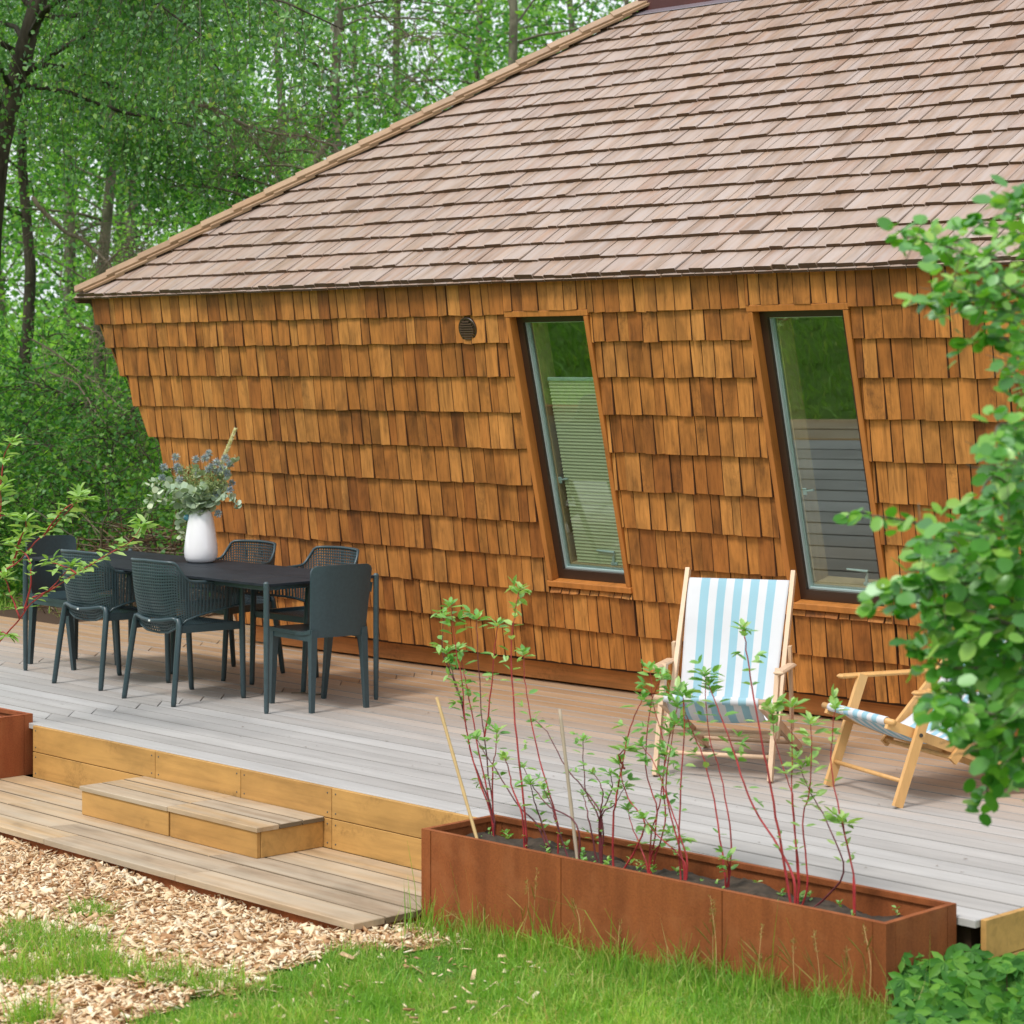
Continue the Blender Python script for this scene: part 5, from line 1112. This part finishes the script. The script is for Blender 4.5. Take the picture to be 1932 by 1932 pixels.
for (u, v0, v1) in ((1005, 1790, 1640), (1350, 1870, 1690), (1345, 1820, 1700), (1430, 1860, 1745), (1445, 1850, 1800), (1545, 1890, 1760), (1640, 1880, 1745), (1600, 1880, 1790), (1095, 1760, 1700), (1170, 1830, 1740), (1500, 1880, 1770), (985, 1760, 1660)):
    p = atY(u, v0, PY0 - random.uniform(.03, .12)); q = atY(u - random.uniform(-10, 14), v1, PY0 - .08); Q = catm([p, (p + q) / 2 + rng.normal(0, .01, 3), q], np.linspace(0, 1, 9)); tall.tube(Q, list(np.linspace(.0018, .0008, 9)), 4)
    for k in range(30): f = random.uniform(.72, 1); LVt.add(p + (q - p) * f + rng.normal(0, .003, 3), unit(rng.normal(0, .6, 3) + np.array([0, 0, .9])), rng.normal(0, 1, 3), .012, .003)
    for k in range(3): f = random.uniform(.15, .6); o = unit(np.array([random.uniform(-1, 1), -.4, .9])); LVt.add(p + (q - p) * f, o, unit(np.array([0, -.2, 1]) + rng.normal(0, .3, 3)), random.uniform(.07, .13), .005)
tg = thing('seed_grass', 'tall dry seed-headed grass stalks in front of the rusty planter', 'grass'); tall.obj('stalks', M_CANE, tg, kind='stuff'); LVt.obj('seed_heads', L_STRAW, tg, kind='oval'); tg.children[1]['kind'] = 'stuff'
# the rest of the lawn, seen only in the window panes and at the back
blades(110000, lambda n: (rng.uniform(-18, 2, n), rng.uniform(-5, 6.4, n)), lambda X, Y: .09 + .03 * np.sin(X * 2.1) * np.sin(Y * 2.9), .016, .8, 'lawn_grass', 'lawn running from the platform back past the camera', lambda X, Y: free(X, Y) & (~chipmask(X, Y)) & (np.hypot(X, Y) > 1.5) & ((X * FWD[0] + Y * FWD[1] < 6.8) | (np.abs(X * RGT[0] + Y * RGT[1]) > .24 * (X * FWD[0] + Y * FWD[1]))))
blades(50000, lambda n: (rng.uniform(-24, -12.5, n), rng.uniform(9, 19, n)), lambda X, Y: .10 + 0 * X, .010, .6, 'rough_grass', 'rough grass behind the deck at the edge of the trees', lambda X, Y: (X < -14.9) | (Y > 12.3))

# ------------------------------------------------------------------ brushwood heap behind the deck corner
hp = LD(-3.05, 18.9, 0); hp[2] = float(gz(hp[0], hp[1])); hb = thing('brush_heap', 'heap of dead brown brushwood at the foot of the trees behind the deck', 'brushwood', tuple(hp)); w = MB(); w2 = MB()
for _ in range(650):
    a, r = random.uniform(0, 6.28), random.uniform(0, 1) ** .6; c_ = np.array([math.cos(a) * r * 1.15, math.sin(a) * r * .7, (1 - r * r) * .80 * random.uniform(.5, 1)]); d = unit(np.array([random.gauss(0, 1), random.gauss(0, 1), random.gauss(0, .28)])) * random.uniform(.15, .5)
    (w if random.random() < .7 else w2).tube([c_ - d, c_ + rng.normal(0, .03, 3), c_ + d], [.004, .007, .003], 4)
w.obj('dead_twigs', plain('rusty dead twigs', (.14, .075, .038), .9, nscale=20, namt=.4), hb, kind='stuff'); w2.obj('dead_twigs', M_TWIG, hb, kind='stuff')
w = MB(); V = []; nn_ = 20
for j in range(7):
    for i in range(nn_): r = 1 - j / 6; V.append((math.cos(i / nn_ * 6.283) * r * 1.15 * (1 + .1 * math.sin(i * 2.3)), math.sin(i / nn_ * 6.283) * r * .72, (.70 * (1 - r * r)) + .03 * math.sin(i * 1.7 + j)))
w.add(V, [(j * nn_ + i, j * nn_ + (i + 1) % nn_, (j + 1) * nn_ + (i + 1) % nn_, (j + 1) * nn_ + i) for j in range(6) for i in range(nn_)]); w.obj('litter', plain('leaf litter', (.065, .042, .022), .95, nscale=12, namt=.5, bump=.8), hb)

# ------------------------------------------------------------------ trees
def limb(P0, d, L, r0, droop, wob, n=8):
    P = [np.array(P0, float)]; d = unit(d)
    for k in range(n): d = unit(d + rng.normal(0, wob, 3) + np.array([0, 0, droop])); P.append(P[-1] + d * L / n)
    return np.array(P)
def tree(name, label, lat, d, H, r0, seed, leafmat_, nlimb, lsz, per, crown0=.25, Llimb=(1.2, 2.6), lean=(0, 0), hang=False, kind='quad', group=None, bark=M_BARK, spread=.10, twn=7, az=None, zmax=99, ground=None, side=.55, extra=None, cat='tree', cut=None):
    random.seed(seed); global rng; rng = np.random.default_rng(seed)
    b = LD(lat, d, 0); b[2] = float(gz(b[0], b[1])) - .05 if ground is None else ground; t = thing(name, label, cat, tuple(b), group=group)
    N_ = 14; P = [np.zeros(3)]
    for k in range(1, N_ + 1): f = k / N_; P.append(np.array([0, 0, H * f]) + (RGT * lean[0] + FWD * lean[1]) * H * f ** 1.2 + np.array([math.sin(k * 1.3 + seed) * .05, math.cos(k * 1.1 + seed) * .05, 0]) * (k > 1))
    P = np.array(P); w = MB(); w.tube(P, [r0 * (1.35 if k == 0 else 1 - .8 * k / N_) for k in range(N_ + 1)], 10); w.obj('trunk', bark, t, smooth=True)
    wl = MB(); wt = MB(); LV = Leaves(); LP, LD_ = [], []
    for i in range(nlimb):
        f = crown0 + (1 - crown0) * (i + random.random()) / nlimb; z = f * N_; k = min(int(z), N_ - 1); p = P[k] + (P[k + 1] - P[k]) * (z - k)
        if p[2] > zmax: continue
        a = random.uniform(0, 6.283) if az is None else az(i); L = random.uniform(*Llimb) * (1.15 - .6 * max(0, f - .4))
        Q = limb(p, np.array([math.cos(a), math.sin(a), random.uniform(.15, .8) * (1 if not hang else 1.0)]), L, 0, -.05 if not hang else -.06, .12, 8); wl.tube(Q, list(np.linspace(r0 * .24 * (1 - .5 * f), .006, 9)), 6)
        for j in range(twn):
            g = random.uniform(.25, 1) * 8; m = min(int(g), 7); q = Q[m] + (Q[m + 1] - Q[m]) * (g - m); dd = unit(Q[m + 1] - Q[m])
            if hang: T = limb(q, np.array([random.gauss(0, .5), random.gauss(0, .5), -.2]), random.uniform(.5, 1.5), 0, -.5, .10, 6)
            else: T = limb(q, dd + rng.normal(0, .8, 3), random.uniform(.35, .9), 0, -.03, .2, 5)
            wt.tube(T, list(np.linspace(.0045, .0018, len(T))), 4, cap=False)
            ff = rng.uniform(.1, 1, per) * (len(T) - 1); mm = np.minimum(ff.astype(int), len(T) - 2); pp = T[mm] + (T[mm + 1] - T[mm]) * (ff - mm)[:, None] + rng.normal(0, spread, (per, 3)); LP.append(pp)
    LP = np.concatenate(LP)
    if cut is not None: LP = LP[LP[:, 2] + b[2] > cut + rng.normal(0, .35, len(LP))]
    n = len(LP); dirs = unit(rng.normal(0, 1, (n, 3)) * np.array([1, 1, .6]) + np.array([0, 0, -.9 if hang else -.35])); nn = unit(rng.normal(0, .75, (n, 3)) + np.array([0, 0, .75]))
    s = lsz * rng.uniform(.65, 1.25, n); LV.addn(LP, dirs, nn, s, s * rng.uniform(.62, .82, n)); wl.obj('branches', bark, t, smooth=True); wt.obj('twigs', M_BARKD if not hang else M_BARK, t, kind='stuff')
    LV.obj('crown', leafmat_, t, kind=kind, fold=.12)
    return t
FAC = lambda i: random.uniform(0, 6.283)
# the birch by the left edge: dark leaning trunk, weeping foliage over the top left
tr = tree('birch_tree', 'near birch with a dark leaning trunk at the left edge and weeping leafy twigs overhead', -5.15, 20.6, 9.5, .15, 3, L_BIRCH, 60, .048, 80, .46, (1.8, 4.4), (.17, -.01), True, 'oval', None, M_BARKD, .075, 30, None, 6.9, cut=3.3)
# its two bare pale limbs, drawn from the photograph's line
w = MB()
for pts, r in (([(62, 372), (110, 430), (160, 455), (205, 500), (240, 535), (300, 560)], .022), ([(200, 500), (230, 470), (262, 470), (300, 480)], .008), ([(300, 560), (345, 575), (380, 560), (420, 565), (470, 560)], .010), ([(310, 150), (345, 190), (400, 205), (455, 235), (510, 250), (580, 262), (640, 275)], .022), ([(400, 205), (430, 250), (440, 300), (430, 350)], .007), ([(455, 235), (500, 290), (520, 340), (540, 380)], .008), ([(345, 190), (370, 240), (400, 300), (420, 340)], .006), ([(510, 250), (560, 220), (610, 215)], .006),
               ([(90, 700), (150, 730), (190, 790), (260, 850), (310, 880)], .010), ([(60, 640), (140, 690), (230, 770), (300, 830)], .008), ([(150, 610), (200, 640), (240, 690)], .008), ([(20, 820), (110, 850), (190, 880), (240, 900)], .008), ([(700, 10), (760, 60), (820, 75)], .008), ([(560, 60), (640, 110), (740, 130), (830, 190)], .008), ([(600, 330), (690, 280), (800, 240), (880, 190)], .012)):
    Q = catm([atD(u, v, 20.2 + .4 * math.sin(u * .02)) for u, v in pts], np.linspace(0, 1, 18)); Q[1:-1] += rng.normal(0, .008, (16, 3)); w.tube(Q - np.array(tr.location), list(np.linspace(r, r * .35, 18)), 6)
    for _ in range(int(60 * r / .01) if r > .007 else 12):
        i = random.randint(2, 16); T = limb(Q[i], rng.normal(0, 1, 3) + np.array([0, 0, -.3]), random.uniform(.2, .7), 0, -.08, .3, 5); w.tube(T - np.array(tr.location), [.0035, .003, .0025, .002, .0015, .001], 4, cap=False)
w.obj('bare_limbs', M_TWIG, tr, smooth=True)
GR = 'woodland trees behind the cabin'
# mid-distance trees one can tell apart
T = lambda *a, **k: tree(*a, **dict(dict(group=GR), **k))
T('woodland_tree', 'grey straight tree trunk behind the weeping birch, left of the roof corner', -4.4, 24.5, 10, .085, 12, L_MID, 28, .060, 30, .36, (1.0, 2.2), (.01, 0), spread=.16, twn=12, zmax=6.5, bark=M_BARK)
T('mossy_tree', 'thick mossy tree leaning to the right beside the roof corner', -4.55, 22.0, 4.6, .13, 13, L_MID, 16, .058, 30, .30, (.7, 1.5), (.66, .05), spread=.15, twn=12, zmax=6.5, bark=M_BARKM)
T('woodland_tree', 'dark thin tree at the far left edge behind the side chair', -5.5, 25.5, 9, .09, 14, L_MID, 24, .060, 26, .42, (1.2, 2.3), (.02, 0), spread=.17, twn=12, zmax=6.5, bark=M_BARKD)
T('woodland_tree', 'leafy tree standing behind the middle of the roof hip', -1.9, 27.0, 11, .10, 15, L_MID, 32, .064, 26, .20, (1.2, 2.6), (-.03, 0), spread=.18, twn=12, zmax=7.5)
T('woodland_tree', 'thinly leaved tree behind the top of the hip with sky showing through', .25, 28.5, 11.5, .10, 16, L_MID, 26, .060, 18, .25, (1.3, 2.8), (-.05, 0), spread=.20, twn=11, zmax=8)
T('woodland_tree', 'bushy tree between the birch trunk and the grey trunk', -4.9, 29.5, 10, .10, 17, L_FAR, 34, .075, 34, .05, (1.2, 2.6), (0, 0), spread=.2, twn=12, zmax=7)
# understorey bushes
U = lambda lb, lat, d, H, sd, n, m=L_MID, sz=.055, per=34: tree('woodland_bush', lb, lat, d, H, .03, sd, m, n, sz, per, .03, (.5, 1.15), (0, 0), spread=.11, twn=9, group='bushes under the trees', cat='bush')
U('round-leaved bush just left of the cabin wall below the branches', -3.55, 20.2, 1.9, 31, 22, sz=.050)
U('dark bush behind the far end of the dining table', -4.3, 21.0, 1.5, 32, 20)
U('bush at the left edge behind the dogwood leaves', -5.2, 20.0, 1.6, 33, 18)
U('small bush in front of the brown brush heap', -3.35, 18.9, .75, 36, 12, sz=.045, per=26)
U('light bush peeping between the trunks left of the cabin wall', -3.6, 24.5, 3.2, 34, 26, L_FAR, .065)
U('tall dark bush left of the mossy leaning tree', -4.9, 23.0, 2.3, 35, 22)
# far trees: three shapes, copied
far = [tree('far_tree', 'far tree closing the view behind the roof', 0, 0.001, 12, .13, s_, L_FAR if s_ == 41 else L_MID, 38, .12, 17, .06, (1.6, 3.2), (0, 0), spread=.32, twn=12, group='far trees seen through the branches', ground=0) for s_ in (41, 42)]
spots = [(-9.2, 41, .9), (-7.2, 37, 1), (-5.6, 43, 1.05), (-3.9, 38, .95), (-2.2, 44, 1.1), (-.6, 40, 1.0), (1.2, 46, 1.1), (-8.6, 50, 1.2), (-6.3, 52, 1.2), (-3.6, 53, 1.1), (-.6, 54, 1.1), (2.6, 52, 1.15), (-11.0, 48, 1.1)]
far_lb = ['at the far left', 'left of the birch trunk', 'between the birch and the grey trunk', 'over the roof corner', 'over the lower hip', 'over the middle of the hip', 'over the upper hip', 'in the back row at the far left', 'in the back row left of centre', 'in the back row over the roof corner', 'in the back row over the hip', 'in the back row at the top of the roof', 'in the back row off to the left']
for i, ((la, d, s_), lb) in enumerate(zip(spots, far_lb)):
    o = far[i] if i < 2 else copy_tree(far[i % 2]); p = LD(la, d, 0); p[2] = float(gz(p[0], p[1])); o.location = tuple(p); o.rotation_euler.z = i * 2.1; o.scale = (s_,) * 3; o['label'] = 'tall far tree ' + lb
# belt of undergrowth that closes the view at eye level
random.seed(5); rng = np.random.default_rng(5)
n = 42000; LV = Leaves(); la = rng.uniform(-15, 6, n); dd = rng.uniform(30, 62, n); zz = rng.uniform(0, 1, n) ** .8 * (2.0 + 1.0 * np.sin(la * .9 + dd * .3)) + .3
Pn = FWD[None] * dd[:, None] + RGT[None] * la[:, None] * (dd / 45)[:, None]; Pn[:, 2] = gz(Pn[:, 0], Pn[:, 1]) + .9 * sst(24, 60, np.hypot(Pn[:, 0], Pn[:, 1])) + zz - .4
LV.addn(Pn, unit(rng.normal(0, 1, (n, 3))), unit(rng.normal(0, .7, (n, 3)) + np.array([0, 0, .7])), rng.uniform(.10, .22, n), rng.uniform(.08, .15, n)); LV.obj('far_undergrowth', L_FAR, None, kind='quad'); tag(bpy.data.objects['far_undergrowth'], 'sunlit far undergrowth between the trunks', kind='stuff')
# dark woodland beyond the camera, which the panes reflect
n = 16000; LV = Leaves(); a = rng.uniform(math.radians(200), math.radians(345), n); rr_ = rng.uniform(26, 34, n); Pn = np.stack([np.cos(a) * rr_, np.sin(a) * rr_, rng.uniform(0, 9, n) * rng.uniform(.4, 1, n)], -1)
LV.addn(Pn, unit(rng.normal(0, 1, (n, 3))), unit(rng.normal(0, 1, (n, 3))), rng.uniform(.5, .9, n), rng.uniform(.4, .7, n)); LV.obj('woodland', L_MID, None, kind='quad'); tag(bpy.data.objects['woodland'], 'wood on the far side of the lawn, seen only in reflections', kind='stuff')
# small litter on the deck
p = atZ(575, 1309, .004); w = MB(); Q = catm([p + np.array([-.09, -.03, 0]), p + np.array([-.02, .01, .004]), p + np.array([.05, .0, .002]), p + np.array([.11, .05, .003])], np.linspace(0, 1, 12)); w.tube(Q - p, list(np.linspace(.0025, .005, 12)), 6); w.tube([Q[8] - p, Q[8] - p + np.array([.03, -.03, .008])], .002, 5)
w.obj('fallen_twig', M_BARK, None, loc=tuple(p), label='little lichen-grey twig lying on the deck under the right end of the table', cat='twig')
LV = Leaves()
for _ in range(150):
    q = atZ(random.uniform(20, 1900), random.uniform(1200, 1660), .004)
    if ndk(q[0], q[1])[1] < .03 or q[1] > 10.3 or q[0] > -4.6: continue
    LV.add(q, unit([random.gauss(0, 1), random.gauss(0, 1), .05]), unit([0, .1, 1]), random.uniform(.008, .022), random.uniform(.003, .010))
LV.obj('deck_litter', plain('dry crumbs', (.16, .10, .05), .9), None); tag(bpy.data.objects['deck_litter'], 'crumbs of dry leaf scattered over the deck', kind='stuff')
SC.render.engine = 'CYCLES'
